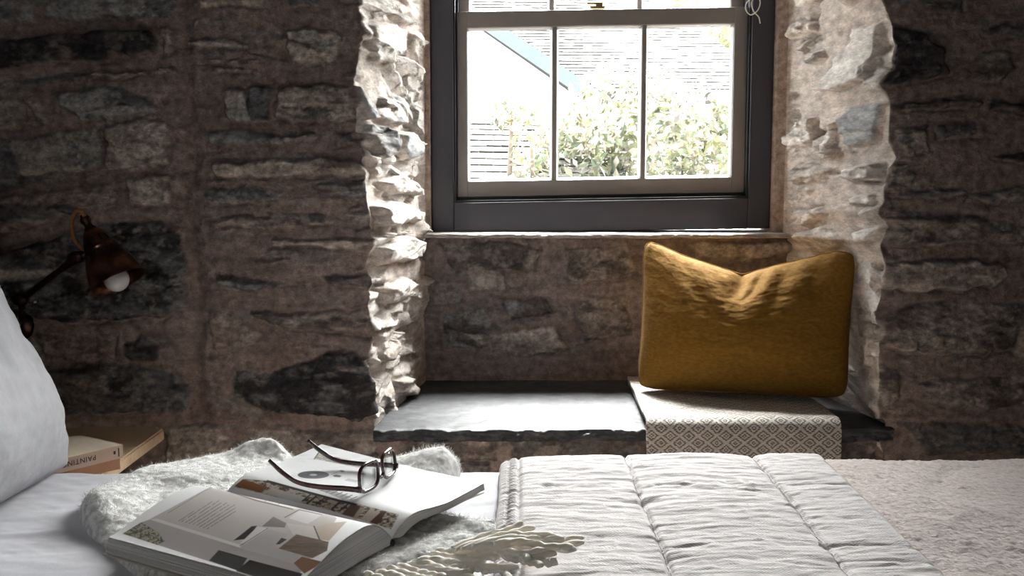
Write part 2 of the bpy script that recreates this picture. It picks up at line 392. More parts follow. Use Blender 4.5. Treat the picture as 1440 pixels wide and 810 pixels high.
# (plane, tone, second tone of its patches, proud of the mortar in mm, roughness, outline in photo pixels)
STONES = [
 ('F','grey','slate',10,1,[(-40,-8),(48,-6),(50,25),(40,38),(-40,42)]),
 ('F','grey','slate',9,1,[(65,-10),(245,-8),(248,18),(238,26),(100,30),(66,25)]),
 ('F','black','dark',17,1.6,[(-30,60),(90,42),(215,38),(222,60),(222,78),(150,85),(60,95),(-30,100)]),
 ('F','slate','tan',9,1,[(-20,108),(120,102),(245,93),(248,101),(150,112),(60,119),(-20,128)]),
 ('F','brown','tan',7,1,[(224,40),(240,36),(246,60),(240,80),(226,76)]),
 ('F','grey','slate',12,1,[(80,128),(160,120),(190,130),(215,142),(225,155),(190,162),(115,172),(95,160),(82,140)]),
 ('F','brown','tan',10,1,[(35,138),(48,135),(75,172),(65,176),(50,165)]),
 ('F','brown','grey',7,1,[(-20,140),(25,138),(40,160),(38,183),(-20,192)]),
 ('F','brown','grey',9,1,[(-20,198),(70,188),(140,178),(145,235),(110,245),(-20,262)]),
 ('F','tan','brown',11,1,[(148,178),(200,165),(235,172),(248,195),(240,235),(180,240),(150,240)]),
 ('F','slate','dark',6,1.2,[(-20,250),(60,240),(120,240),(160,244),(100,252),(40,262),(-20,272)]),
 ('F','tan','brown',9,1,[(172,250),(200,245),(240,248),(241,294),(182,292)]),
 ('F','mortar','brown',7,1,[(-20,280),(60,268),(160,258),(165,290),(120,302),(60,318),(-20,335)]),
 ('F','slate','black',11,1.3,[(-20,356),(60,337),(140,312),(225,310),(258,330),(265,380),(262,430),(240,448),(130,455),(70,452),(-20,432)]),
 ('F','mortar','brown',5,.8,[(50,468),(110,464),(165,468),(165,505),(100,512),(60,505)]),
 ('F','black','slate',8,1,[(172,480),(200,472),(228,485),(225,508),(195,512),(175,502)]),
 ('F','slate','black',9,1.2,[(50,520),(150,508),(240,520),(270,540),(272,578),(180,585),(90,585),(55,560)]),
 ('F','dark','brown',6,1,[(0,560),(50,556),(80,600),(60,640),(0,640)]),
 ('F','brown','tan',6,1,[(232,598),(300,592),(330,620),(320,680),(235,680)]),
 ('F','tan','brown',8,1,[(268,-8),(375,-8),(372,10),(280,12)]),
 ('F','tan','brown',8,1.2,[(285,52),(310,50),(355,62),(358,70),(330,72),(265,65),(262,54)]),
 ('F','tan','brown',8,1.2,[(272,88),(300,81),(364,83),(364,88),(300,91)]),
 ('F','tan','dark',7,1.2,[(278,93),(360,93),(352,101),(285,101)]),
 ('F','tan','grey',12,1.4,[(405,45),(425,40),(465,38),(480,50),(476,85),(440,95),(410,92),(402,70)]),
 ('F','slate','grey',7,1.2,[(400,-8),(452,-8),(446,9),(405,10)]),
 ('F','tan','grey',8,1,[(313,132),(330,122),(350,120),(352,172),(320,175),(308,155)]),
 ('F','slate','black',9,1,[(346,122),(366,119),(388,120),(380,150),(384,170),(356,173),(344,150)]),
 ('F','brown','dark',9,1,[(386,118),(440,114),(502,119),(506,170),(450,172),(386,172)]),
 ('F','slate','grey',9,1.3,[(290,186),(350,182),(420,192),(445,182),(449,195),(400,202),(300,209),(290,200)]),
 ('F','dark','slate',7,1.2,[(468,188),(502,180),(506,205),(470,210)]),
 ('F','tan','mortar',12,.8,[(290,236),(300,226),(400,221),(450,220),(505,226),(512,246),(400,251),(300,250)]),
 ('F','grey','slate',8,1.2,[(285,272),(300,264),(350,262),(400,268),(395,280),(330,288),(290,285)]),
 ('F','grey','slate',8,1.2,[(440,258),(512,254),(516,277),(490,281),(450,268)]),
 ('F','brown','dark',6,1,[(290,312),(330,301),(440,300),(478,309),(440,319),(300,322)]),
 ('F','dark','slate',6,1,[(425,302),(450,300),(455,318),(430,318)]),
 ('F','slate','brown',6,1,[(478,300),(516,292),(520,318),(490,320)]),
 ('F','tan','mortar',8,.8,[(375,333),(512,336),(518,349),(380,349)]),
 ('F','slate','grey',6,1,[(296,392),(330,386),(365,394),(432,402),(365,411),(305,404)]),
 ('F','slate','dark',8,1,[(450,388),(480,384),(524,386),(522,407),(470,407),(452,400)]),
 ('F','brown','dark',9,1.5,[(345,438),(430,436),(522,432),(518,461),(452,470),(400,465),(365,452)]),
 ('F','brown','mortar',5,.8,[(290,440),(330,442),(372,470),(360,490),(300,490)]),
 ('F','black','slate',13,1.4,[(329,519),(381,524),(409,515),(451,494),(489,491),(522,510),(533,543),(522,580),(493,592),(437,582),(371,582),(324,557)]),
 ('F','brown','dark',5,1,[(340,600),(430,605),(520,602),(525,655),(420,660),(340,655)]),
 # right of the niche
 ('F','black','dark',10,1.1,[(1258,34),(1306,46),(1331,67),(1333,105),(1310,118),(1258,118)]),
 ('F','dark','brown',9,1,[(1382,71),(1419,71),(1428,97),(1402,118),(1365,113)]),
 ('F','dark','slate',7,1,[(1298,-10),(1360,-10),(1356,17),(1302,15)]),
 ('F','slate','dark',7,1,[(1375,40),(1405,33),(1460,35),(1460,56),(1380,50)]),
 ('F','dark','black',8,1.2,[(1262,146),(1323,134),(1380,140),(1378,155),(1264,157)]),
 ('F','black','dark',8,1.2,[(1384,143),(1470,140),(1470,158),(1388,158)]),
 ('F','slate','black',7,1.2,[(1320,172),(1375,168),(1380,192),(1322,196)]),
 ('F','brown','dark',7,1,[(1258,235),(1285,229),(1302,243),(1289,260),(1258,260)]),
 ('F','black','slate',8,1,[(1390,218),(1470,208),(1470,229),(1398,229)]),
 ('F','slate','dark',7,1.2,[(1256,269),(1344,262),(1377,277),(1256,278)]),
 ('F','slate','brown',8,1.2,[(1361,273),(1470,252),(1470,287),(1380,286)]),
 ('F','brown','dark',8,1,[(1255,307),(1340,300),(1470,315),(1470,345),(1258,346)]),
 ('F','tan','brown',13,.8,[(1240,370),(1300,363),(1408,368),(1418,385),(1395,405),(1300,411),(1240,408)]),
 ('F','brown','dark',10,1,[(1245,452),(1300,425),(1400,425),(1470,430),(1470,490),(1380,500),(1280,500),(1245,482)]),
 ('F','brown','dark',8,1,[(1290,540),(1360,530),(1470,525),(1470,572),(1350,576),(1300,570)]),
 ('F','dark','slate',7,1,[(1262,592),(1350,592),(1470,600),(1470,640),(1300,640)]),
 ('F','dark','brown',9,1,[(1228,516),(1250,508),(1272,525),(1270,560),(1245,572),(1230,555)]),
 ('F','brown','slate',6,1,[(1262,180),(1310,176),(1312,215),(1264,220)]),
 # right reveal
 ('R','white','cream',16,.6,[(1201,38),(1253,31),(1247,76),(1235,113),(1193,126),(1159,126),(1172,97),(1193,67)]),
 ('R','blue','grey',13,.6,[(1188,168),(1209,147),(1230,143),(1253,147),(1249,193),(1243,206),(1201,210),(1186,189)]),
 ('R','cream','tan',14,1.6,[(1109,38),(1134,25),(1159,29),(1155,46),(1125,55),(1109,59)]),
 ('R','grey','blue',16,1.2,[(1128,86),(1163,70),(1167,80),(1142,94)]),
 ('R','cream','white',20,1.5,[(1109,192),(1134,168),(1151,164),(1159,180),(1146,206),(1109,208)]),
 ('R','cream','tan',18,1.2,[(1166,176),(1176,170),(1188,210),(1184,222),(1163,227)]),
 ('R','cream','grey',14,1.4,[(1188,236),(1243,227),(1243,252),(1209,257),(1184,253)]),
 ('R','white','blue',15,1,[(1205,277),(1243,269),(1241,290),(1205,291)]),
 ('R','blue','white',18,.8,[(1203,325),(1248,316),(1238,340),(1209,350)]),
 ('R','cream','tan',14,1.4,[(1121,296),(1159,290),(1167,302),(1134,320)]),
 ('R','cream','tan',16,1,[(1116,325),(1168,314),(1186,336),(1168,353),(1138,360),(1116,342)]),
 ('R','cream','tan',15,1.2,[(1220,375),(1242,360),(1240,395),(1226,415)]),
 ('R','white','cream',12,1.2,[(1120,-10),(1170,-10),(1160,6),(1125,10)]),
 ('R','tan','brown',9,.8,[(1192,432),(1228,420),(1238,468),(1232,515),(1200,520)]),
 ('R','tan','grey',10,1.4,[(1110,236),(1140,226),(1176,232),(1170,256),(1125,262)]),
 # left reveal
 ('L','cream','grey',16,1,[(539,19),(556,15),(587,31),(589,38),(560,38)]),
 ('L','white','cream',14,.7,[(514,34),(547,31),(562,46),(560,71),(543,88),(518,88),(514,63)]),
 ('L','cream','grey',12,1,[(574,46),(589,44),(590,88),(577,76)]),
 ('L','blue','grey',20,1,[(495,122),(511,118),(524,164),(514,172)]),
 ('L','blue','cream',14,1,[(528,164),(556,134),(570,139),(566,176),(543,176)]),
 ('L','grey','slate',20,1,[(503,189),(514,174),(553,181),(560,193),(547,214),(528,227),(518,218)]),
 ('L','blue','cream',12,.8,[(562,185),(591,185),(591,218),(568,227)]),
 ('L','cream','white',14,1,[(509,212),(530,229),(526,252),(516,252)]),
 ('L','white','cream',22,1.6,[(512,290),(545,280),(590,298),(588,310),(540,318),(515,312)]),
 ('L','white','cream',20,1.6,[(515,347),(560,328),(590,340),(585,365),(530,373)]),
 ('L','cream','tan',18,1.5,[(525,402),(560,390),(585,398),(560,420),(530,430)]),
 ('L','cream','white',18,1.5,[(530,258),(560,246),(590,258),(585,276),(540,274)]),
 ('L','tan','cream',18,.6,[(545,529),(568,527),(576,547),(564,562),(550,552)]),
 ('L','cream','tan',16,1.2,[(522,470),(545,450),(552,490),(535,512),(524,500)]),
 # back of the niche under the sill
 ('N','dark','brown',8,1,[(612,342),(700,337),(762,347),(750,380),(640,385)]),
 ('N','brown','tan',7,1,[(657,374),(709,376),(712,407),(660,408)]),
 ('N','brown','dark',8,1,[(790,346),(880,342),(905,390),(800,400)]),
 ('N','grey','dark',9,1.2,[(622,442),(680,430),(702,455),(682,490),(630,487)]),
 ('N','tan','brown',8,1.2,[(640,462),(700,468),(780,455),(800,490),(740,502),(690,492)]),
 ('N','brown','dark',8,1,[(800,420),(880,410),(892,470),(820,480)]),
 ('N','dark','grey',7,1.2,[(700,420),(770,415),(790,440),(720,450)]),
 ('N','brown','tan',9,1,[(960,338),(1110,337),(1122,352),(1050,368),(980,360)]),
 ('N','dark','brown',7,1,[(905,400),(1000,395),(1100,405),(1100,470),(910,470)]),
 ('N','brown','grey',6,1,[(610,395),(645,392),(650,425),(612,428)]),
 # under the seat
 ('B','dark','brown',6,1,[(560,612),(700,610),(705,650),(560,655)]),
 ('B','dark','slate',7,1,[(715,612),(900,610),(905,660),(720,660)]),
 ('B','dark','brown',7,1,[(1175,612),(1240,610),(1236,650),(1178,655)]),
 ('B','slate','dark',6,1,[(920,615),(1160,612),(1160,660),(925,660)]),
]
# courses of stone beyond the edges of the photograph
def filler():
    r = random.Random(5); out = []
    def fill(surf, u0, u1, z0, z1):
        z = z0
        while z < z1:
            h = r.uniform(.05, .14); u = u0 + r.uniform(-.1, 0)
            while u < u1:
                w = r.uniform(.10, .36); g = .012
                p = [(u + g, z + g + r.uniform(0, .02)), (u + w * .5, z + g * .5), (u + w - g, z + g + r.uniform(0, .015)),
                     (u + w - g * .6, z + h * .55), (u + w - g - r.uniform(0, .02), z + h - g), (u + w * .45, z + h - g * .5), (u + g, z + h - g - r.uniform(0, .02)), (u + g * .6, z + h * .5)]
                if r.random() < .8:
                    t = r.choice(['brown', 'dark', 'slate', 'grey', 'tan', 'brown', 'black'])
                    out.append((surf, t, r.choice(['brown', 'dark', 'slate']), r.uniform(6, 12), 1.0, p, True))
                u += w
            z += h
    fill('F', -1.45, -1.16, 0, 2.4); fill('F', 1.17, 2.6, 0, 2.4)
    fill('F', -1.16, -.36, 0, .40); fill('F', -1.16, -.36, 1.50, 2.4)
    fill('F', .86, 1.17, 0, .42); fill('F', .86, 1.17, 1.52, 2.4)
    fill('L', .02, .5, 1.6, 2.0); fill('R', .02, .5, 1.6, 2.0); fill('B', -.32, .8, 0, .42); fill('T', -.4, .9, 1.98, 2.4)
    return out
JP = [unpx('F', x, y) for x, y in ((262, -30), (258, 60), (262, 130), (268, 220), (262, 300), (276, 360), (280, 430), (276, 500), (284, 580), (290, 680))]
JZ = np.array([p[1] for p in JP][::-1]); JX = np.array([p[0] for p in JP][::-1])
ALL = [(s, a, b, p, q, [unpx(s, *xy) for xy in pts]) for (s, a, b, p, q, pts) in STONES] + [f[:6] for f in filler()]

def wall_field(surf, U, Z, seed, chip):
    """relief (m) and colour of the rubble at (U, Z) of one plane; chip = 0..1 amount of broken stone in the mortar"""
    sh = U.shape; u, z = U.ravel(), Z.ravel()
    so = {'F': 0, 'B': 0, 'L': 30, 'R': 60, 'N': 90, 'T': 120}[surf]
    ku = .32 if surf in 'LR' else 1.0                                  # stones in the jambs run deep into the wall
    un = u * ku
    n_lo = fbm(un * 5 + so, z * 8, 4, seed); n_mid = fbm(un * 22 + so, z * 34, 4, seed + 3); n_hi = fbm(un * 90 + so, z * 110, 3, seed + 9)
    smear = fbm(un * 7 + so, z * 26, 4, seed + 21)
    streak = fbm(un * 14 + so, z * 120, 3, seed + 25)
    base = np.array(TONE['mortar'])
    dark = np.array((.185, .145, .128)); pale = np.array((.345, .285, .255))
    if chip:
        h = .010 * n_lo + .003 * fbm(un * 14 + so, z * 14, 3, seed + 5) + .0007 * n_hi
        wx, wz = un + .016 * fbm(un * 20, z * 20, 3, seed + 66), z + .014 * fbm(un * 18 + 7, z * 20, 3, seed + 67)
        f = facets(wx * 15 + so, wz * 16, seed + 40, 1.5); f2 = facets(wx * 34 + so, wz * 40, seed + 50, 1.4)
        gate = sstep(-.12, .06, fbm(un * 11 + so, z * 12, 3, seed + 60))
        h = h + chip * gate * (.024 * f + .009 * f2 + .004 * n_mid)
        lime = np.array((.61, .54, .49)); c2 = np.array(TONE['cream'])
        g_ = gate[:, None]
        stone_c = np.where((f > .1)[:, None], np.array((.56, .54, .515)), np.array((.68, .64, .60)))
        col = (lime * (1 - g_ * .6) + stone_c * g_ * .6) * (1 + .14 * n_mid[:, None] + .10 * n_hi[:, None])
        stain = sstep(.1, .5, n_lo + .4 * n_mid)[:, None] * .35
        col = col * (1 - stain) + np.array((.44, .35, .295)) * stain
    else:
        h = .007 * n_lo + .0026 * n_mid + .0011 * n_hi + .0014 * smear + .0004 * streak
        t = np.clip(.5 + .9 * smear + .35 * n_mid + .3 * streak, 0, 1)[:, None]
        col = dark * (1 - t) + base * t
        t = sstep(.2, .75, n_lo * .7 + n_hi * .4 + streak * .3 + .25)[:, None] * .55
        col = col * (1 - t) + pale * t
        rust = sstep(.15, .55, fbm(un * 6 + so + 9, z * 9, 4, seed + 90))[:, None] * .38
        col = col * (1 - rust) + np.array((.255, .18, .145)) * rust
        # thin proud slivers of stone showing through the pointing
        wz = z + .008 * fbm(un * 14, z * 20, 3, seed + 33)
        f = facets(un * 7 + so, wz * 30, seed + 40, 1.0)
        gate = sstep(.20, .4, fbm(un * 8 + so, z * 22, 3, seed + 61))
        h = h + gate * .0045 * f
        sl = (np.array(TONE['slate']) * .55 + np.array(TONE['brown']) * .45)
        g2 = (gate * sstep(.0, .4, f + n_hi * .3))[:, None] * .8
        col = col * (1 - g2) + sl * (1 + .5 * n_hi[:, None]) * g2
        if surf == 'F':                                                # straight joint left of the window
            xj = np.interp(z, JZ, JX) + .010 * fbm(z * 9, z * 0, 3, 4)
            q = np.exp(-((u - xj) / .018) ** 2)
            h -= .012 * q; q = (q * .8)[:, None]
            col = col * (1 - q) + np.array((.22, .165, .14)) * (1 + .25 * n_mid[:, None]) * q
    for k, (s, a, b, prot, rgh, poly) in enumerate(ALL):
        if s != surf: continue
        xs = [p[0] for p in poly]; zs = [p[1] for p in poly]
        mg = .03 / ku
        idx = np.nonzero((u > min(xs) - mg) & (u < max(xs) + mg) & (z > min(zs) - .03) & (z < max(zs) + .03))[0]
        if len(idx) == 0: continue
        uu, zz = u[idx], z[idx]
        un_ = uu * ku
        wu = un_ + .009 * fbm(un_ * 30 + k, zz * 34, 4, k); wz = zz + .008 * fbm(un_ * 30 + 9 + k, zz * 38, 4, k + 5)
        sd = polysd(wu, wz, [(p[0] * ku, p[1]) for p in poly])
        cover = fbm(un_ * 22 + k * 3.1, zz * 36, 4, k + 11)
        e = .007 if surf in 'FBNT' else .005
        smr = .006 * np.clip(cover + .25, 0, 1)
        m = sstep(-.001, e, sd - smr)
        cx, cz = sum(xs) / len(xs), sum(zs) / len(zs)
        rr = random.Random(k * 7 + 1)
        g = 3.0 if surf in 'LR' else 1.8
        tilt = (rr.uniform(-.06, .06) * g * ku * (uu - cx) + rr.uniform(-.09, .03) * g * (zz - cz))
        st = rr.choice([(8, 30), (12, 22), (18, 40)])
        smooth = .35 if a in ('white', 'blue') else 1.0
        rough = .0042 * rgh * fbm(un_ * st[0] + k, zz * st[1] * 1.4, 4, k + 23) + .0045 * rgh * facets(un_ * 18 + k + .3 * fbm(un_ * 30, zz * 30, 2, k), zz * 40, k + 31, 1.4) + .0024 * rgh * fbm(un_ * 75 + k, zz * 120, 3, k + 37)
        hs = prot * .0014 + np.clip(tilt, -.012, .012) + rough * smooth - .003 * (1 - sstep(0, .02, sd))
        h[idx] = h[idx] * (1 - m) + (hs + .4 * h[idx] * (surf in 'LR')) * m
        h[idx] -= .0055 * np.exp(-((sd - smr + .001) / .0045) ** 2) * sstep(-.25, .3, cover)
        ca, cb = np.array(TONE[a]), np.array(TONE[b])
        pt = sstep(-.10 + .16 * (a == 'black'), .34 + .16 * (a == 'black'), fbm(un_ * 14 + k * 1.7, zz * 24, 5, k + 41, .62))[:, None]
        spk = fbm(un_ * 130 + k, zz * 170, 3, k + 47)[:, None]
        vein = fbm(un_ * 10 + k, zz * 90 + 20 * un_, 4, k + 43)[:, None]
        cs = (ca * (1 - pt) + cb * pt) * (1 + .34 * spk * (smooth + .3) + .28 * vein * smooth)
        if a in ('slate', 'black', 'dark', 'grey'):
            lich = sstep(.22, .5, fbm(un_ * 45, zz * 60, 4, k + 53))[:, None] * (.25 if a == 'black' else .5)
            cs = cs * (1 - lich) + np.array((.30, .275, .245)) * lich
        mc = sstep(.0, .006, sd - smr) * (.95 if surf in 'LR' else np.clip(.97 - .65 * sstep(.30, .6, cover), 0, 1))
        mc = mc[:, None]
        col[idx] = col[idx] * (1 - mc) + cs * mc
    if not chip: col = col * np.array((1.08, 1.08, 1.10))
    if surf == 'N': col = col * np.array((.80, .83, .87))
    if surf == 'F': col = col * (1 - .22 * sstep(.80, .95, u + .05 * fbm(u * 6, z * 6, 3, 91)))[:, None]  # light falloff right of the niche, darkened into the stone colour
    return h.reshape(sh), np.clip(col, .01, .9).reshape(*sh, 3)

def axis_pts(segs):
    out = []
    for a, b, st in segs:
        n = max(2, int(round((b - a) / st)) + 1)
        p = np.linspace(a, b, n)
        out.append(p if not out else p[1:])
    return np.concatenate(out)

WV, WQ, WC = [], [], []
def add_grid(P, col, flip):
    off = sum(len(v) for v in WV)
    h, w = P.shape[:2]
    WV.append(P.reshape(-1, 3)); WC.append(col.reshape(-1, 3)); WQ.append(gq(h, w, off, flip))

zrow = axis_pts([(0, .40, .02), (.40, 1.62, .003), (1.62, 2.0, .012), (2.0, CEIL + .01, .02)])
for side in (-1, 1):
    if side < 0:
        xf = axis_pts([(XWL, -1.2, .012), (-1.2, XCL0, .0029)]); xc, xi, xfr, R_, x0 = xcl, XLI, XFL, RL, XCL0
    else:
        xf = axis_pts([(-XWR, -1.25, .014), (-1.25, -XCR0, .0029)]) * -1; xc, xi, xfr, R_, x0 = xcr, XRI, XFR, RR, XCR0
    nr = 150
    tr = np.linspace(0, 1, nr + 1)[1:]
    Z = zrow[:, None]
    dxc = xc(zrow)[:, None] - x0
    fw = sstep(.16, 0, np.abs(xf - x0))[None]
    Xa = xf[None] + dxc * fw; Ya = np.full_like(Xa, YF)
    Xb = (x0 + dxc) * (1 - tr)[None] + xi * tr[None] + (.034 * np.sin(np.pi * tr) ** .8 * (sstep(.98, .86, zrow)[:, None]) if side > 0 else 0); Yb = np.broadcast_to(YF + (YN - YF) * tr[None], Xb.shape)
    ts = np.linspace(0, 1, 10)[1:]
    Xs = np.broadcast_to(xi + (xfr - side * .0 - xi) * ts[None], (len(zrow), len(ts))); Ys = np.full_like(Xs, YN)
    Xe = np.broadcast_to(np.full((1, 3), xfr), (len(zrow), 3)); Ye = np.broadcast_to(np.array([[YN + .03, YN + .08, YN + .22]]), Xe.shape)
    X = np.concatenate([Xa, Xb, Xs, Xe], 1); Y = np.concatenate([Ya, Yb, Ys, Ye], 1); ZZ = np.broadcast_to(Z, X.shape)
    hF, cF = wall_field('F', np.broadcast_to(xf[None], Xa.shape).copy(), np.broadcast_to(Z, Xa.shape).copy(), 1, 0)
    hR, cR = wall_field('L' if side < 0 else 'R', np.broadcast_to(tr[None] * R_, Xb.shape).copy(), np.broadcast_to(Z, Xb.shape).copy(), 2, 1)
    # the broken, lime-splashed arris blends the two planes
    hF += sstep(.07, 0, np.abs(xf - x0))[None] * .010 * (facets(Z * 26 + 0 * xf[None], xf[None] * 18 + 0 * Z, 77, 1.5))
    nS = len(ts)
    hS = .002 * fbm(np.broadcast_to(Xs * 60, Xs.shape), Z * 40 + 0 * Xs, 3, 5); cS = np.broadcast_to(np.array((.40, .315, .268)), (*Xs.shape, 3)) * (1 + .12 * fbm(Xs * 80, Z * 30 + 0 * Xs, 3, 8)[..., None])
    if side > 0: hR = hR * (1 - .6 * sstep(.95, .88, Z) * sstep(.05, .2, tr)[None])
    H = np.concatenate([hF, hR, hS, np.zeros_like(Xe)], 1)
    Cc = np.concatenate([cF, cR, cS, np.broadcast_to(np.array((.38, .3, .26)), (*Xe.shape, 3))], 1)
    # normals: face -Y, reveal towards the opening; blended over the arris and eased to nothing at the frame
    nxr = -side * (YN - YF) / R_; nyr = -abs(xi - x0) / R_
    na = len(xf)
    s_path = np.concatenate([-np.abs(xf - x0), tr * R_, R_ + ts * .03, R_ + .03 + np.array([.03, .08, .22])])
    w = sstep(-.018, .018, s_path); w2 = sstep(R_ - .02, R_ + .004, s_path)
    NX = w * nxr * (1 - w2); NY = -(1 - w) + w * nyr * (1 - w2) - w2
    NX, NY = NX / np.hypot(NX, NY), NY / np.hypot(NX, NY)
    damp = 1 - .75 * sstep(R_ - .035, R_, s_path)
    X = X + H * NX[None] * damp[None]; Y = Y + H * NY[None] * damp[None]
    # soften the arris by a few millimetres
    k0, k1 = na - 9, na + 9
    for _ in range(6):
        X[:, k0:k1] = .25 * X[:, k0 - 1:k1 - 1] + .5 * X[:, k0:k1] + .25 * X[:, k0 + 1:k1 + 1]
        Y[:, k0:k1] = .25 * Y[:, k0 - 1:k1 - 1] + .5 * Y[:, k0:k1] + .25 * Y[:, k0 + 1:k1 + 1]
    for _ in range(8):
        q0, q1 = na + nr - 5, na + nr + 4
        X[:, q0:q1] = .25 * X[:, q0 - 1:q1 - 1] + .5 * X[:, q0:q1] + .25 * X[:, q0 + 1:q1 + 1]
        Y[:, q0:q1] = .25 * Y[:, q0 - 1:q1 - 1] + .5 * Y[:, q0:q1] + .25 * Y[:, q0 + 1:q1 + 1]
    add_grid(np.stack([X, Y, ZZ], -1), Cc, side > 0)

# back of the niche, from the seat to just under the sill slab
xn = axis_pts([(XLI - .03, XRI + .03, .0032)]); zn = axis_pts([(ZB - .03, ZS - .012, .0032)])
U, Z = np.meshgrid(xn, zn)
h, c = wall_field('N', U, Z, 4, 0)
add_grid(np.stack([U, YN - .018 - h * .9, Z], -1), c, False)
# wall under the seat
xb = axis_pts([(XCL0 - .05, XCR0 + .05, .004)]); zb = axis_pts([(0, .38, .02), (.38, ZB - .012, .0032)])
U, Z = np.meshgrid(xb, zb)
h, c = wall_field('B', U, Z, 1, 0)
add_grid(np.stack([U, YF + .012 - h, Z], -1), c, False)
# wall over the window, and the soffit of the opening
ZH = 1.98
xt = axis_pts([(XCL0 - .08, XCR0 + .08, .008)]); zt = axis_pts([(ZH, CEIL + .01, .01)])
U, Z = np.meshgrid(xt, zt)
h, c = wall_field('T', U, Z, 1, 0)
Pf = np.stack([U, YF - .004 - h, Z], -1)
ysof = np.linspace(YF, YN + .15, 40)[::-1]
U2, Y2 = np.meshgrid(xt, ysof[:-1])
Ps = np.stack([U2, Y2, ZH + .006 * fbm(U2 * 14, Y2 * 14, 3, 3)], -1)
add_grid(np.concatenate([Ps, Pf], 0), np.concatenate([np.broadcast_to(np.array((.4, .33, .28)), Ps.shape), c], 0), False)

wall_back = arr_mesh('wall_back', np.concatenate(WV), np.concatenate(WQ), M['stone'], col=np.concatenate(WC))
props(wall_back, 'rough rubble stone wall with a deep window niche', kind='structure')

# ------------------------------------------------------------------ the rest of the room
def room_box(name, x0, x1, y0, y1, z0, z1, m, label):
    bm = bmesh.new(); bbox(bm, x0, x1, y0, y1, z0, z1)
    return props(bm_obj(name, bm, m), label, kind='structure')
room_box('floor', XWL, XWR, YWR, YF + .9, -.06, 0, M['floorwood'], 'dark timber floor of the bedroom')
room_box('ceiling', XWL - .1, XWR + .1, YWR - .1, YF + .9, CEIL, CEIL + .08, M['plaster'], 'white plaster ceiling of the bedroom')
room_box('wall_left', XWL - .1, XWL, YWR, YF + .05, 0, CEIL, M['plaster'], 'plastered wall behind the head of the bed')
room_box('wall_right', XWR, XWR + .1, YWR, YF + .05, 0, CEIL, M['plaster'], 'plastered wall beyond the foot of the bed')
# rear wall, with an unseen opening added to let in fill light
RX0, RX1, RZ0, RZ1 = -.90, -.25, 1.60, 2.15
bm = bmesh.new()
bbox(bm, XWL, RX0, YWR - .1, YWR, 0, CEIL); bbox(bm, RX1, XWR, YWR - .1, YWR, 0, CEIL)
bbox(bm, RX0, RX1, YWR - .1, YWR, 0, RZ0); bbox(bm, RX0, RX1, YWR - .1, YWR, RZ1, CEIL)
props(bm_obj('wall_rear', bm, M['plaster']), 'plastered wall behind the viewer with an opening added for fill light', kind='structure')

# ------------------------------------------------------------------ sill and seat slabs (riven slate)
def slab(name, outline_front, x0, x1, yb, zt, th, m, seed, parent=None, xl=None, xr=None, tone=(1, 1, 1), ftone=None):
    """riven slab: outline_front(x) gives the Y of the broken front edge; top, front and underside in one sheet"""
    nx = int((x1 - x0) / .003); t = np.linspace(0, 1, nx)
    ny = 90
    rows, cols = [], []
    yf_nom = None
    for j in range(ny):                                            # top, back to front
        f = j / (ny - 1)
        xx = (xl(f) if xl else x0) * (1 - t) + (xr(f) if xr else x1) * t
        yf = outline_front(xx)
        y = yb + (yf - yb) * f
        z = zt + .0014 * fbm(xx * 12, y * 12, 4, seed) + .0008 * facets(xx * 30, y * 30, seed + 3, 1.0) - .003 * sstep(.012, 0, np.abs(y - yf))
        rows.append(np.stack([xx, y, z], -1)); cols.append(np.full((nx, 3), 1.0) * (1 + .25 * fbm(xx * 9, y * 18, 4, seed + 8)[:, None]))
    last = rows[-1]
    for j in range(1, 13):                                         # broken front edge in ragged layers
        f = j / 12
        lay = np.floor(f * 4) / 4
        y = last[:, 1] + .010 * fbm(last[:, 0] * 30, lay * 7 + last[:, 0] * 0 + 3.3, 4, seed + 20) + .006 * facets(last[:, 0] * 55, f * 5 + last[:, 0] * 0, seed + 30, 1) + .006 * f
        z = last[:, 2] - th * f
        rows.append(np.stack([last[:, 0], y, z], -1)); cols.append(np.full((nx, 3), 1.35) * (1 + .3 * fbm(last[:, 0] * 40, f * 6 + last[:, 0] * 0, 3, seed + 40)[:, None]))
    r = rows[-1].copy(); r[:, 1] = yb; rows.append(r); cols.append(np.ones((nx, 3)))
    return arr_mesh(name, np.concatenate(rows), gq(len(rows), nx), m, parent, col=np.concatenate(cols) * np.array(tone))
seat_front = lambda x: YF - .022 + .010 * fbm(x * 9, x * 0 + 2.2, 4, 61) + .004 * fbm(x * 60, x * 0 + 5, 3, 62)
# sits in the niche: its ends run under the reveals
seat = slab('slate_seat', seat_front, XCL0, XCR0, YN + .03, ZB, .026, M['slate'], 12,
            xl=lambda f: (XLI - .02) * (1 - f) + (atz(528, 598, ZB).x) * f, xr=lambda f: (XRI + .02) * (1 - f) + (XCR0 + .02) * f)
props(seat, 'riven dark slate slab forming the window seat in the stone niche', 'window seat')
sill_front = lambda x: YN - .045 + .010 * fbm(x * 14, x * 0 + 1.2, 4, 71) + .004 * fbm(x * 70, x * 0 + 3, 3, 72)
M['sill'] = mat('sill_stone', (.33, .30, .28), (.55, .51, .48), .85, 40, 8, .6, 60, .004, attr=True)
sl = slab('trim_1', sill_front, XLI - .035, XRI + .035, YWIN + .12, ZS - .002, .010, M['sill'], 15)
props(sl, 'thin pale stone window sill with a broken front edge', kind='structure')

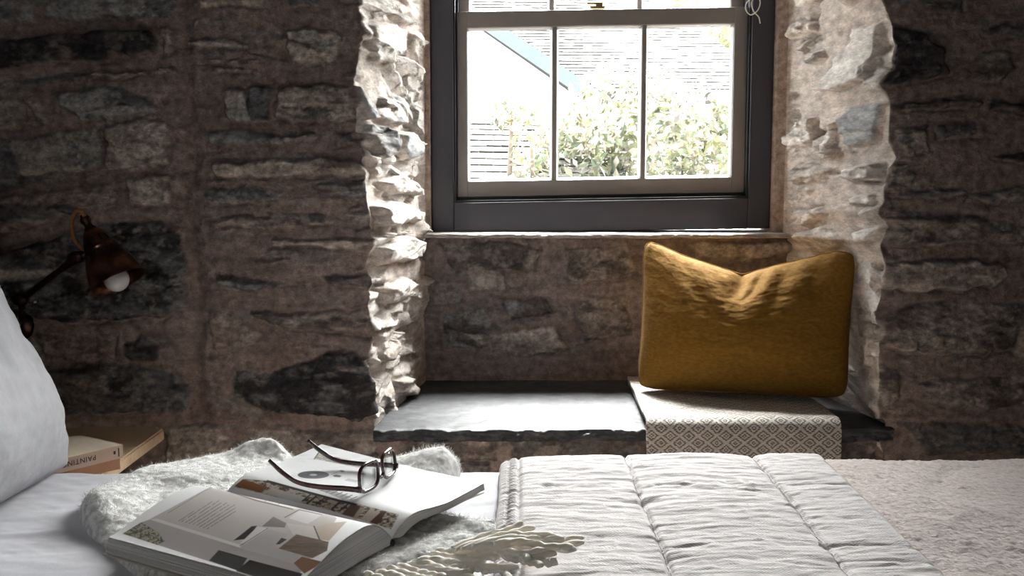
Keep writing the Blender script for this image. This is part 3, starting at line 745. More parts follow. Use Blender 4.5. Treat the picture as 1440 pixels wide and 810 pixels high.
# ------------------------------------------------------------------ WINDOW
XM = .5 * (XFL + XFR)
def sh(x, y, z):                                                   # the old frame is slightly out of level
    return (x, y, z + .0165 * (x - XM))
def wx(px, py=200, Y=YWIN): return atY(px, py, Y).x
def wz(py, Y=YWIN): return atY(845, py, Y).z
win = empty('window_1', (XM, YWIN, ZS), 'dark charcoal sash window with a pale taupe sash', kind='structure')
ZT = 1.98
def wbox(bm, x0, x1, y0, y1, z0, z1): bbox(bm, x0, x1, y0, y1, z0, z1, sh)
YSA = YWIN + .03                                                   # face of the lower sash
xi0, xi1 = wx(637.5), wx(1054)                                     # inner edges of the frame
zfb = wz(282)                                                      # top of the frame's bottom rail
bm = bmesh.new()
wbox(bm, XFL, xi0, YWIN, YWIN + .12, ZS, ZT); wbox(bm, xi1, XFR, YWIN, YWIN + .12, ZS, ZT)
wbox(bm, xi0, xi1, YWIN, YWIN + .12, ZS, zfb); wbox(bm, xi0, xi1, YWIN, YWIN + .12, ZT - .05, ZT)
bm_obj('frame', bm, M['charcoal'], win, bevel=.003)
sx0, sx1 = wx(643, 200, YSA), wx(1048, 200, YSA)
bm = bmesh.new()                                                   # dark channel between frame and sash
wbox(bm, xi0 - .001, sx0 + .004, YWIN + .035, YWIN + .11, zfb - .002, ZT - .04); wbox(bm, sx1 - .004, xi1 + .001, YWIN + .035, YWIN + .11, zfb - .002, ZT - .04)
wbox(bm, sx0, sx1, YWIN + .035, YWIN + .11, zfb - .002, wz(274, YSA) + .004)
bm_obj('sash_channel', bm, M['black'], win, bevel=.001)
bm = bmesh.new()                                                   # staff bead on the frame
for a, b in ((xi0 - .001, xi0 + .006), (xi1 - .006, xi1 + .001)): wbox(bm, a, b, YWIN + .006, YWIN + .034, zfb, ZT - .05)
wbox(bm, xi0, xi1, YWIN + .006, YWIN + .034, zfb - .001, zfb + .006)
bm_obj('staff_bead', bm, M['black'], win, bevel=.002)

def sash(name, Y, x0, x1, z0, z1, gx0, gx1, gz0, gz1, bars, depth=.038):
    bm = bmesh.new()
    wbox(bm, x0, gx0, Y, Y + depth, z0, z1); wbox(bm, gx1, x1, Y, Y + depth, z0, z1)
    wbox(bm, gx0, gx1, Y, Y + depth, z0, gz0); wbox(bm, gx0, gx1, Y, Y + depth, gz1, z1)
    s = bm_obj(name, bm, M['taupe'], win, bevel=.0022)
    for b in bars:
        bm = bmesh.new()
        wbox(bm, b - .0115, b + .0115, Y + .026, Y + depth - .004, gz0 - .004, gz1 + .004); wbox(bm, b - .0052, b + .0052, Y + .002, Y + .028, gz0 - .002, gz1 + .002)
        o = bm_obj('glazing_bar', bm, M['taupe'], s, bevel=.0015)
        o.parent = win; o.matrix_parent_inverse = Matrix.Translation(-win.location)
    edges = [gx0] + list(bars) + [gx1]
    for a, b in zip(edges[:-1], edges[1:]):
        bm = bmesh.new()                                           # moulded rebate round each pane
        ea = a + (.0052 if a != gx0 else 0); eb = b - (.0052 if b != gx1 else 0)
        m_ = .0062; ya, yb_ = Y + .004, Y + .0232
        # splayed towards the glass, so daylight catches its inner faces
        o_f = [(ea, gz0), (eb, gz0), (eb, gz1), (ea, gz1)]
        rings = [(-.001, Y + .003), (.0012, ya), (.0030, Y + .010), (.0036, Y + .0125), (m_, yb_)]
        rv = []
        for d_, yy in rings:
            rv.append([bm.verts.new(sh(x + d_ * (1 if x < (ea + eb) / 2 else -1), yy, z + d_ * (1 if z < (gz0 + gz1) / 2 else -1))) for x, z in o_f])
        for r0, r1 in zip(rv[:-1], rv[1:]):
            for q in range(4): bm.faces.new([r0[q], r0[(q + 1) % 4], r1[(q + 1) % 4], r1[q]])
        bk_ = [bm.verts.new(sh(x, yb_, z)) for x, z in o_f]
        for q in range(4):
            bm.faces.new([rv[-1][q], rv[-1][(q + 1) % 4], bk_[(q + 1) % 4], bk_[q]]); bm.faces.new([bk_[q], bk_[(q + 1) % 4], rv[0][(q + 1) % 4], rv[0][q]])
        bm_obj('pane_moulding', bm, M['taupe'], win)
        bm = bmesh.new(); wbox(bm, ea, eb, Y + .0235, Y + .0262, gz0, gz1)
        bm_obj('glass_pane', bm, M['glass'], win)
    return s
gx0, gx1 = wx(657.5, 200, YSA), wx(1029.5, 200, YSA)
gz0, gz1 = wz(252, YSA), wz(36, YSA)
bars = [wx(779.5, 200, YSA), wx(904.5, 200, YSA)]
sash('lower_sash', YSA, sx0, sx1, wz(274, YSA), wz(13, YSA), gx0, gx1, gz0, gz1, bars)
Y2_ = YSA + .044
sash('upper_sash', Y2_, sx0, sx1, wz(20, Y2_) - .01, ZT - .05, gx0 + .004, gx1 - .002, wz(14, Y2_), ZT - .10, [wx(776, 0, Y2_), wx(900, 0, Y2_)])
# brass fastener on the meeting rail
zl = sh(0, 0, wz(13, YSA))[2] + .0165 * 0
pl = atY(840, 12, YSA + .02)
bm = bmesh.new()
bbox(bm, pl.x - .02, pl.x + .02, YSA + .008, YSA + .032, pl.z - .001, pl.z + .005)
bbox(bm, pl.x - .005, pl.x + .014, YSA + .012, YSA + .026, pl.z + .005, pl.z + .016)
bbox(bm, pl.x - .028, pl.x - .003, YSA + .014, YSA + .022, pl.z + .010, pl.z + .016)
props(bm_obj('sash_latch', bm, M['brass'], win, bevel=.0015), 'small brass sash fastener')

# loose cream blind cord knotted at the top right of the frame
yc = YWIN - .012
cp = [(1060, -160), (1061, -60), (1059, -10), (1050, 4), (1049, 14), (1056, 21), (1066, 14), (1069, 2), (1063, -6), (1057, 4), (1060, 16), (1067, 24), (1069, 33)]
pts = [Vector(atY(x, y, yc - .004 * math.sin(i * 1.7))) for i, (x, y) in enumerate(cp)]
cd = tube('blind_cord', spline(pts, 120), .0016, M['cord'], n=8, up=(0, 1, 0))
props(cd, 'loose cream blind cord hanging in a loop at the top right of the window frame', 'cord')

# ================================================================== OUTSIDE
M['render'] = mat('white_render', (.80, .80, .80), (.85, .85, .85), .9, 6, 4, .2, 20, .01)
M['roof'] = mat('roof_slates', (.032, .030, .028), (.048, .045, .041), .8, 3.0, 8, .4, 12, .02, attr=True, stretch=(1, 1, 1))
M['board'] = mat('painted_bargeboard', (.075, .098, .098), (.085, .11, .11), .5, 5)
M['leaf'] = mat('shrub_leaves', (.46, .46, .46), (.60, .60, .60), .6, 3, attr=True)
def leafy(m, k=.5):
    N, L = m.node_tree.nodes, m.node_tree.links
    b = N['Principled BSDF']; t = N.new('ShaderNodeBsdfTranslucent'); x = N.new('ShaderNodeMixShader'); x.inputs[0].default_value = k
    L.new(b.inputs['Base Color'].links[0].from_socket, t.inputs[0])
    L.new(b.outputs[0], x.inputs[1]); L.new(t.outputs[0], x.inputs[2]); L.new(x.outputs[0], N['Material Output'].inputs[0])
leafy(M['leaf']); b_ = M['tassel'].node_tree.nodes['Principled BSDF']; b_.inputs['Subsurface Weight'].default_value = .7
b_.inputs['Subsurface Radius'].default_value = (1, .97, .94); b_.inputs['Subsurface Scale'].default_value = .0045
leafy(M['wool'], .15); leafy(M['fuzz'])
M['bark'] = mat('bark', (.16, .12, .09), (.24, .19, .15), .9, 20, 6, .5, 40, .01)
M['gravel'] = mat('gravel_ground', (.16, .15, .14), (.22, .21, .19), .9, 12, 8, .4, 30, .02)
bm = bmesh.new(); bbox(bm, -25, 25, YN + .6, 40, -.9, -.8)
props(bm_obj('ground', bm, M['gravel']), 'pale ground outside the window', kind='structure')

def roof_sheet(name, A, B, Cn, D, nu, nv, parent, seed, thick=.12):
    """slated slope: A-B top edge, D-C bottom edge; every course laps the next"""
    A, B, Cn, D = (np.array(tuple(v)) for v in (A, B, Cn, D))
    n = np.cross(B - A, D - A); n /= np.linalg.norm(n)
    if n[1] > 0: n = -n
    V, Q, K = [], [], []
    r = random.Random(seed)
    for j in range(nv):
        for i in range(nu):
            o = .5 * (j % 2)
            u0, u1 = max(0, min(1, (i - o) / (nu - .5))), max(0, min(1, (i + 1 - o) / (nu - .5))) - .002
            if u1 <= u0: continue
            v0, v1 = j / nv, (j + 1.06) / nv
            def pt(u, v, k): return (A * (1 - u) + B * u) * (1 - v) + (D * (1 - u) + Cn * u) * v + n * k
            l = .007 + r.uniform(0, .006)
            b = len(V); s = r.uniform(.75, 1.2); tint = np.array((1, r.uniform(.94, 1), r.uniform(.84, 1))) * s
            V += [pt(u0, v0, 0), pt(u1, v0, 0), pt(u1, v1, l), pt(u0, v1, l), pt(u1, v1, -.01), pt(u0, v1, -.01)]
            Q += [(b, b + 1, b + 2, b + 3), (b + 3, b + 2, b + 4, b + 5)]
            K += [tint] * 6
    b = len(V)                                                     # underside and edges
    V += [p - n * k for k in (.005, thick) for p in (A, B, Cn, D)]
    K += [np.array((.8, .8, .8))] * 8
    Q += [(b, b + 1, b + 2, b + 3), (b + 4, b + 7, b + 6, b + 5)] + [(b + i, b + 4 + i, b + 4 + (i + 1) % 4, b + (i + 1) % 4) for i in range(4)]
    return arr_mesh(name, V, Q, M['roof'], parent, col=K, smooth=False)

house = empty('house', (1.0, 10, -.8), 'white rendered house with a long slated roof seen through the window', 'house')
rA, rB, rC, rD = atY(672, 18, 9.0), atY(930, 8, 13.5), atY(1120, 132, 11.5), atY(835, 128, 8.2)
rA = rA + (rA - rD) * .35; rB = rB + (rB - rC) * .2
roof_sheet('roof', rA, rB, rC, rD, 26, 34, house, 3)
# gable wall facing the viewer, stopped under the rake
g0, g1 = atY(560, 60, 9.05), atY(835, 128, 8.25)
bm = bmesh.new()
outline = [rA + Vector((-.02, .03, -.08)), rD + Vector((0, .03, -.08)), Vector((rD.x, rD.y + .03, -.8)), Vector((-3.2, 9.6, -.8)), Vector((-3.2, 9.6, rA.z - 1.3))]
f1 = bm.faces.new([bm.verts.new(p) for p in outline])
ex = bmesh.ops.extrude_face_region(bm, geom=[f1])
bmesh.ops.translate(bm, vec=Vector((.15, .35, 0)), verts=[v for v in ex['geom'] if isinstance(v, bmesh.types.BMVert)])
bm_obj('gable_wall', bm, M['render'], house)
d = (rD - rA).normalized(); nrm = Vector((0, -1, 0)); up = Vector((-d.z, 0, d.x)).normalized()
bm = bmesh.new()
vs = []
for p in (rA, rD + d * .1):
    for dz, dy in ((.02, -.03), (-.085, -.03), (-.085, .03), (.02, .03)):
        vs.append(bm.verts.new(p + up * dz + Vector((0, dy, 0))))
for i in range(4): bm.faces.new([vs[i], vs[(i + 1) % 4], vs[4 + (i + 1) % 4], vs[4 + i]])
bm.faces.new(vs[:4]); bm.faces.new(vs[4:])
bm_obj('bargeboard', bm, M['board'], house)

lean = empty('outhouse', (-.6, 6.5, -.8), 'low slated outhouse below the white gable', 'outhouse')
lA, lB, lC, lD = atY(560, 166, 7.6), atY(880, 172, 7.6), atY(880, 275, 5.9), atY(560, 272, 5.9)
roof_sheet('roof', lA, lB, lC, lD, 16, 12, lean, 5)
bm = bmesh.new()
bbox(bm, lD.x + .05, lC.x - .05, 6.0, 6.15, -.8, lD.z - .05)
bbox(bm, lC.x - .2, lC.x - .05, 6.15, 7.6, -.8, lD.z - .03)
bm_obj('wall', bm, M['render'], lean)

def shrub(name, label, blobs, n, size, palette, seed, stems, base):
    r = np.random.default_rng(seed)
    root = empty(name, base, label, 'tree' if 'tree' in name else 'shrub')
    V, Q, K = [], [], []
    pal = np.array(palette)
    for (c, rad, share) in blobs:
        k = int(n * share)
        dirs = r.normal(size=(k, 3)); dirs /= np.linalg.norm(dirs, axis=1)[:, None]
        rr = np.array(rad) * (r.uniform(.55, 1.06, (k, 1)) ** .6)
        P = np.array(c) + dirs * rr
        a = r.normal(size=(k, 3)); a /= np.linalg.norm(a, axis=1)[:, None]
        b = np.cross(a, r.normal(size=(k, 3))); b /= np.linalg.norm(b, axis=1)[:, None]
        cn = np.cross(a, b)
        s = size * r.uniform(.6, 1.3, (k, 1))
        q = np.stack([P - a * s, P + b * s * .45 + cn * s * .12, P + a * s, P - b * s * .45 + cn * s * .12], 1)
        off = len(V) * 0 + sum(len(v) for v in V)
        V.append(q.reshape(-1, 3)); Q.append(np.arange(k * 4).reshape(-1, 4) + off)
        K.append(np.repeat(pal[r.integers(0, len(pal), k)] * r.uniform(.75, 1.2, (k, 1)), 4, 0))
    arr_mesh('foliage', np.concatenate(V), np.concatenate(Q), M['leaf'], root, col=np.concatenate(K), smooth=False)
    for i in range(stems):
        t = Vector(blobs[i % len(blobs)][0]); b = Vector(base) + Vector((r.uniform(-.15, .15), r.uniform(-.1, .1), 0))
        m_ = (t + b) / 2 + Vector((r.uniform(-.15, .15), 0, 0))
        tube('stem', spline([b, m_, t], 12), np.linspace(.04, .012, 12), M['bark'], root, n=7)
    return root
def bl(px, py, Y, rx, ry, rz, s): return (tuple(atY(px, py, Y)), (rx, ry, rz), s)
pal = [(.42, .47, .30), (.52, .53, .36), (.60, .56, .42), (.36, .43, .30), (.62, .55, .47), (.72, .70, .64), (.50, .50, .26)]
shrub('shrub', 'big loose flowering shrub straight outside the window', [
    bl(810, 235, 6.4, .28, .25, .40, .22), bl(880, 190, 6.7, .45, .3, .45, .3), bl(960, 215, 6.5, .45, .3, .42, .28), bl(1030, 230, 6.4, .35, .3, .38, .2)], 5200, .038, pal, 21, 6, (.9, 6.5, -.8))
shrub('shrub', 'thin young shrub in front of the white gable wall', [bl(748, 205, 6.1, .12, .12, .34, .6), bl(720, 160, 6.3, .14, .1, .10, .4)], 480, .032, pal, 22, 2, (.1, 6.1, -.8))
shrub('garden_tree', 'yellowing tree behind the roof at the upper right', [bl(1000, 40, 17, 1.1, .7, .7, .5), bl(1075, 70, 17, 1.0, .7, .9, .5)], 3000, .08, [(.55, .55, .3), (.62, .58, .34), (.48, .5, .33)], 23, 2, (3.6, 17, -.8))

# ================================================================== WINDOW SEAT: woven throw and cushion
def sheet_two(name, P, nrm, th, m, parent=None, uv=None):
    """cloth of thickness th from a mid-surface grid: two faces and a rounded hem"""
    h, w = P.shape[:2]
    A = P + nrm * th / 2; B = P - nrm * th / 2
    V = np.concatenate([A.reshape(-1, 3), B.reshape(-1, 3)])
    Q = [gq(h, w), gq(h, w, h * w, True)]
    i = np.arange(h * w).reshape(h, w)
    loop = np.concatenate([i[0, :-1], i[:-1, -1], i[-1, :0:-1], i[:0:-1, 0]])
    nx_ = np.roll(loop, -1)
    Q.append(np.stack([loop, loop + h * w, nx_ + h * w, nx_], -1))
    if uv is not None: uv = np.concatenate([uv.reshape(-1, 2)] * 2)
    return arr_mesh(name, V, np.concatenate(Q), m, parent, uv=uv)

def grid_normals(P):
    du = np.gradient(P, axis=1); dv = np.gradient(P, axis=0)
    n = np.cross(du, dv); return n / (np.linalg.norm(n, axis=-1, keepdims=True) + 1e-12)

def woven():
    root = empty('woven_throw', (.5, 2.4, ZB), 'folded cream and black diamond patterned woven throw hanging over the slate seat', 'throw')
    prof = []                                                       # (Y, z) from under the cushion to the hanging hem
    yb, yfr, r = 2.74, 2.262, .012
    for layer, (dz, wid, hem) in enumerate(((.008, 0, .16), (.020, .006, .19))):
        zt = ZB + .004 + dz; rr = r + dz * .6
        pr = [(y, zt) for y in np.linspace(yb, yfr + .012, 70)]
        pr += [(yfr + .012 - rr * math.sin(a), zt - rr + rr * math.cos(a)) for a in np.linspace(.1, math.pi / 2, 14)]
        pr += [(yfr + .012 - rr, z) for z in np.linspace(zt - rr - .004, hem, 60)]
        pr = np.array(pr)
        s = np.concatenate([[0], np.cumsum(np.hypot(*np.diff(pr, axis=0).T))])
        w = np.linspace(0, 1, 110)
        yy, zz = pr[:, 0][:, None], pr[:, 1][:, None]
        back = sstep(2.3, 2.74, yy)
        x0 = .294 + .010 * back - wid * .6; x1 = .706 - .020 * back + wid * .3
        X = x0 * (1 - w) + x1 * w + .003 * fbm(yy * 9 + 0 * w, zz * 9 + w * 3, 2, 5 + layer)
        front = sstep(ZB, ZB - .05, zz)
        Y = yy - front * (.004 * fbm(X * 9, zz * 5 + 0 * X, 3, 9) + .003) + 0 * X
        Z = zz + (1 - front) * (.0022 * fbm(X * 14, yy * 10 + 0 * X, 3, 12)) + 0 * X
        P = np.stack([X, Y, Z], -1)
        uv = np.stack([X + 0 * Y, -s[:, None] + 0 * X], -1)
        o = sheet_two('upper_layer' if layer else 'lower_layer', P, -grid_normals(P) if False else grid_normals(P), .0085, M['diamond'], root, uv)
woven()

def cushion_shape(name, w, h, t, origin, ex, ey, ez, m, parent, nx=150, ny=110, vdip=None, fn=None, ear=.05, pw=.42, back_t=1.0, label=None):
    """stuffed case: two puffed faces meeting in a seam; ex width, ey height, ez towards the viewer"""
    u = np.sin(np.linspace(-1, 1, nx) * np.pi / 2 * .985) / math.sin(np.pi / 2 * .985)
    v = np.sin(np.linspace(-1, 1, ny) * np.pi / 2 * .985) / math.sin(np.pi / 2 * .985)
    Ug, Vg = np.meshgrid(u, v)
    X = w / 2 * Ug * (1 - ear * (1 - Vg ** 2)); Yl = h / 2 * Vg * (1 - ear * (1 - Ug ** 2))
    if vdip:
        Yl = Yl + vdip(Ug, Vg)
        cn_ = (np.abs(Ug) ** 9) * (np.abs(Vg) ** 9)                     # blunt corners
        X = X - np.sign(Ug) * .011 * cn_ + .007 * Vg * (Ug > 0) * np.abs(Ug) ** 2; Yl = Yl - np.sign(Vg) * .011 * cn_
    prof = ((1 - Ug ** 2).clip(0) ** pw) * ((1 - Vg ** 2).clip(0) ** pw)
    Zf = t / 2 * prof
    df = fn(Ug, Vg, prof, 1) if fn else 0
    db = fn(Ug, Vg, prof, -1) if fn else 0
    o, ex, ey, ez = (np.array(tuple(q), float) for q in (origin, ex, ey, ez))
    def W(Zz): return o + X[..., None] * ex + Yl[..., None] * ey + Zz[..., None] * ez
    A = W(Zf + df); B = W(-(Zf * back_t + db))
    V = np.concatenate([A.reshape(-1, 3), B.reshape(-1, 3)])
    Q = np.concatenate([gq(ny, nx), gq(ny, nx, nx * ny, True)])
    i = np.arange(nx * ny).reshape(ny, nx)
    loop = np.concatenate([i[0, :-1], i[:-1, -1], i[-1, :0:-1], i[:0:-1, 0]]); n2 = np.roll(loop, -1)
    Q = np.concatenate([Q, np.stack([loop, loop + nx * ny, n2 + nx * ny, n2], -1)])
    uv = np.stack([X, Yl], -1).reshape(-1, 2); uv = np.concatenate([uv, uv])
    ob = arr_mesh(name, V, Q, m, parent, uv=uv)
    rim = .5 * (A + B).reshape(-1, 3)[loop]
    return ob, rim

def cushion():
    a = atz(893, 547, ZB + .036); b = atz(1193, 563, ZB + .034)
    ex = (b - a); ex.z = 0; wid = ex.length; ex.normalize()
    lean = math.radians(13)
    back = Vector((-ex.y, ex.x, 0))
    ey = (Vector((0, 0, 1)) * math.cos(lean) + back * math.sin(lean)).normalized()
    ez = ex.cross(ey).normalized()
    hgt = .356
    root = empty('cushion', (a + b) / 2, 'rumpled mustard linen cushion leaning in the corner of the window seat', 'cushion')
    org = (a + b) / 2 + ey * (hgt / 2) + back * .012 + ex * .004
    u0 = -.02
    def vdip(U, Vv):
        d = np.clip(1 - np.abs(U - u0) / np.where(U < u0, .93, .86), 0, 1)
        d = np.where(U < u0, d, d ** 1.3)
        return -.060 * d * sstep(-.6, 1.0, Vv) - .009 * (U + 1) * sstep(-.2, 1, Vv) + .010 * sstep(.55, 1, np.abs(U)) * sstep(.5, 1, Vv)
    def fn(U, Vv, p, s):
        top_ = sstep(-.1, .9, Vv)
        # soft valley falling from the dent in the top edge, and folds fanning to each side of it
        vx = U - u0 + .10 * (1 - Vv)
        valley = -.030 * np.exp(-(vx / .07) ** 2) * sstep(.25, .95, Vv) - .016 * np.exp(-(vx / .2) ** 2) * top_
        folds = 0
        for c_, sl_, wd_, am_, lo_ in ((.16, .55, .05, .008, .2), (.40, .35, .08, .013, .0), (-.28, -.45, .07, .008, .0), (-.55, -.3, .08, .008, -.3), (.70, .2, .08, .008, .1)):
            x_ = U - c_ + sl_ * (.9 - Vv) * .55 + .03 * fbm(Vv * 3, Vv * 0 + c_ * 9, 2, 36)
            folds = folds - am_ * (np.exp(-(x_ / wd_) ** 2) - .6 * np.exp(-((x_ + wd_ * 1.7) / wd_) ** 2)) * sstep(lo_, .85, Vv)
        crump = .0055 * fbm(U * 2.2 + .8 * Vv, Vv * 1.6 + s, 3, 33 + s) + .0026 * (ridged(U * 6 + 1.0 * Vv, Vv * 3, 3, 37) - .6) + .0022 * fbm(U * 5, Vv * 12, 3, 38)
        side_ = .004 * (ridged(U * 3, Vv * 7 + U * 2, 3, 39) - .5) * sstep(-.55, -.95, U) + .004 * (ridged(U * 3, Vv * 7 - U * 2, 3, 35) - .5) * sstep(.6, .95, U)
        edge = .003 * np.cos(U * 46) * np.exp(-((Vv - 1) / .10) ** 2)
        sag = .016 * np.exp(-((Vv + .5) / .45) ** 2)
        return p ** .6 * (valley + folds + crump + sag + side_) + edge * p ** .3 + .0010 * fbm(U * 34, Vv * 26, 3, 40) * p ** .3
    ob, rim = cushion_shape('cover', wid, hgt, .205, org, ex, ey, ez, M['mustard'], root, 240, 180, vdip, fn, ear=.022, pw=.52)
    tube('seam', rim[::3], .0028, M['mustard'], root, n=6, closed=True)
cushion()

# ================================================================== BED
ZM, YE = .600, 1.735                                               # mattress top, far edge of the bed
bed = empty('bed', (.2, .95, 0), 'double bed made up with a smooth white sheet', 'bed')
def bed_edge(Y, r=.05):                                            # drop of the far edge
    d = np.clip((Y - (YE - r)) / r, 0, 1)
    return r * (1 - np.sqrt(np.clip(1 - d * d, 0, 1)))
def mattress():
    x0, x1, y0, y1 = -1.02, 1.32, .12, YE
    xs = axis_pts([(x0, -.8, .02), (-.8, .05, .004), (.05, x1, .02)])
    ys = axis_pts([(y0, 1.1, .03), (1.1, y1, .0045)])
    X, Y = np.meshgrid(xs, ys)
    r = .05
    def rnd(d): d = np.clip(d / r, 0, 1); return r * (1 - np.sqrt(1 - (1 - d) ** 2))
    drop = rnd(y1 - Y) + rnd(Y - y0) + rnd(X - x0) + rnd(x1 - X)
    wr = .0034 * fbm(X * 6 + Y * 3, Y * 16 - X * 4, 4, 3) + .0030 * (ridged(X * 5 - Y * 5, Y * 12 + X * 7, 3, 8) - .6) * sstep(-.2, -.6, X)
    wr = wr + .004 * np.exp(-((Y - 1.42 - .25 * (X + .55)) / .012) ** 2) * sstep(-.45, -.6, X)
    Z = ZM - np.minimum(drop, r) + wr
    V = [np.stack([X, Y, Z], -1).reshape(-1, 3)]
    h, w = X.shape
    i = np.arange(h * w).reshape(h, w)
    loop = np.concatenate([i[0, :-1], i[:-1, -1], i[-1, :0:-1], i[:0:-1, 0]]); n2 = np.roll(np.arange(len(loop)), -1)
    ring = V[0][loop].copy(); off = h * w; Q = [gq(h, w)]
    prev = loop
    for z in (.50, .44, .36, .355):
        rg = ring.copy(); rg[:, 2] = z
        V.append(rg); cur = off + np.arange(len(loop)); off += len(loop)
        Q.append(np.stack([prev, cur, cur[n2], prev[n2]], -1)); prev = cur
    Vv = np.concatenate(V)
    arr_mesh('fitted_sheet', Vv, np.concatenate(Q), M['sheet'], bed, uv=Vv[:, :2])
mattress()
bm = bmesh.new(); bbox(bm, -1.02, 1.32, .12, YE, .15, .357)
bm_obj('bed_base', bm, M['oak'], bed, bevel=.012)
for x in (-.95, 1.25):
    for y in (.2, 1.65):
        bm = bmesh.new(); bbox(bm, x - .035, x + .035, y - .035, y + .035, 0, .152); bm_obj('leg', bm, M['oak'], bed, bevel=.005)
bm = bmesh.new(); bbox(bm, -1.10, -1.02, .10, YE + .02, .12, 1.12); bm_obj('headboard', bm, M['oak'], bed, bevel=.015)

# pillow propped upright against the headboard
def pillow():
    root = empty('pillow', (-.75, 1.35, ZM), 'plump pale grey linen pillow propped at the head of the bed', 'pillow')
    base = Vector((-.737, 1.345, ZM + .005)); lean = math.radians(22)
    ex = Vector((0, 1, 0)); ey = Vector((-math.sin(lean), 0, math.cos(lean))); ez = Vector((math.cos(lean), 0, math.sin(lean)))
    h = .50
    def fn(U, Vv, p, s):
        sl = .012 * fbm(U * 2.2 + 1, Vv * 2.6, 4, 51) + .006 * (ridged(U * 4 + Vv * 2, Vv * 7 - U * 3, 3, 57) - .6)
        return p ** .6 * (sl + .022 * np.exp(-((Vv + .55) / .35) ** 2)) + .003 * np.cos(Vv * 30) * np.exp(-((U - 1) / .1) ** 2) * p ** .2
    ob, rim = cushion_shape('pillowcase', .75, h, .20, base + ey * (h / 2), ex, ey, ez, M['pillowcase'], root, 130, 150, None, fn, ear=.035, pw=.38)
    tube('seam', rim[::4], .0022, M['pillowcase'], root, n=6, closed=True)
pillow()

# pink-beige boucle blanket over the foot of the bed
def pink():
    xs = axis_pts([(.455, 1.12, .0042), (1.12, 1.34, .01)]); ys = axis_pts([(.5, 1.05, .02), (1.05, YE + .02, .0042)])
    X, Y = np.meshgrid(xs, ys)
    Ye = YE + .02
    d = np.clip((Y - (Ye - .06)) / .06, 0, 1)
    Z = ZM + .016 + .006 * fbm(X * 3.2, Y * 4.2, 3, 71) + .004 * fbm(X * 11, Y * 14, 3, 72) + .0022 * fbm(X * 110, Y * 110, 3, 73) + .0016 * ridged(X * 160, Y * 160, 2, 74) + .006 * sstep(.8, 1.1, X) * sstep(1.4, 1.7, Y)
    Z = Z - .006 * np.exp(-((X - .66 - .5 * (Y - 1.6)) / .02) ** 2) * sstep(1.5, 1.56, Y) * sstep(1.68, 1.62, Y)
    Z = Z - .06 * (1 - np.sqrt(np.clip(1 - d * d, 0, 1))) - .012 * sstep(.52, .47, X)
    P = np.stack([X, Y, Z], -1)
    hang = [np.stack([xs, np.full_like(xs, Ye + .004) + .006 * fbm(xs * 12, xs * 0 + z * 3, 3, 76), np.full_like(xs, z)], -1) for z in (.54, .5, .45, .40, .36, .32)]
    P = np.concatenate([P, np.stack(hang)], 0)
    root = arr_mesh('boucle_blanket', P.reshape(-1, 3), gq(*P.shape[:2]), M['pink'])
    md = root.modifiers.new('thickness', 'SOLIDIFY'); md.thickness = .010; md.offset = -1
    props(root, 'pinkish beige woolly blanket spread over the foot of the bed', 'blanket')
pink()

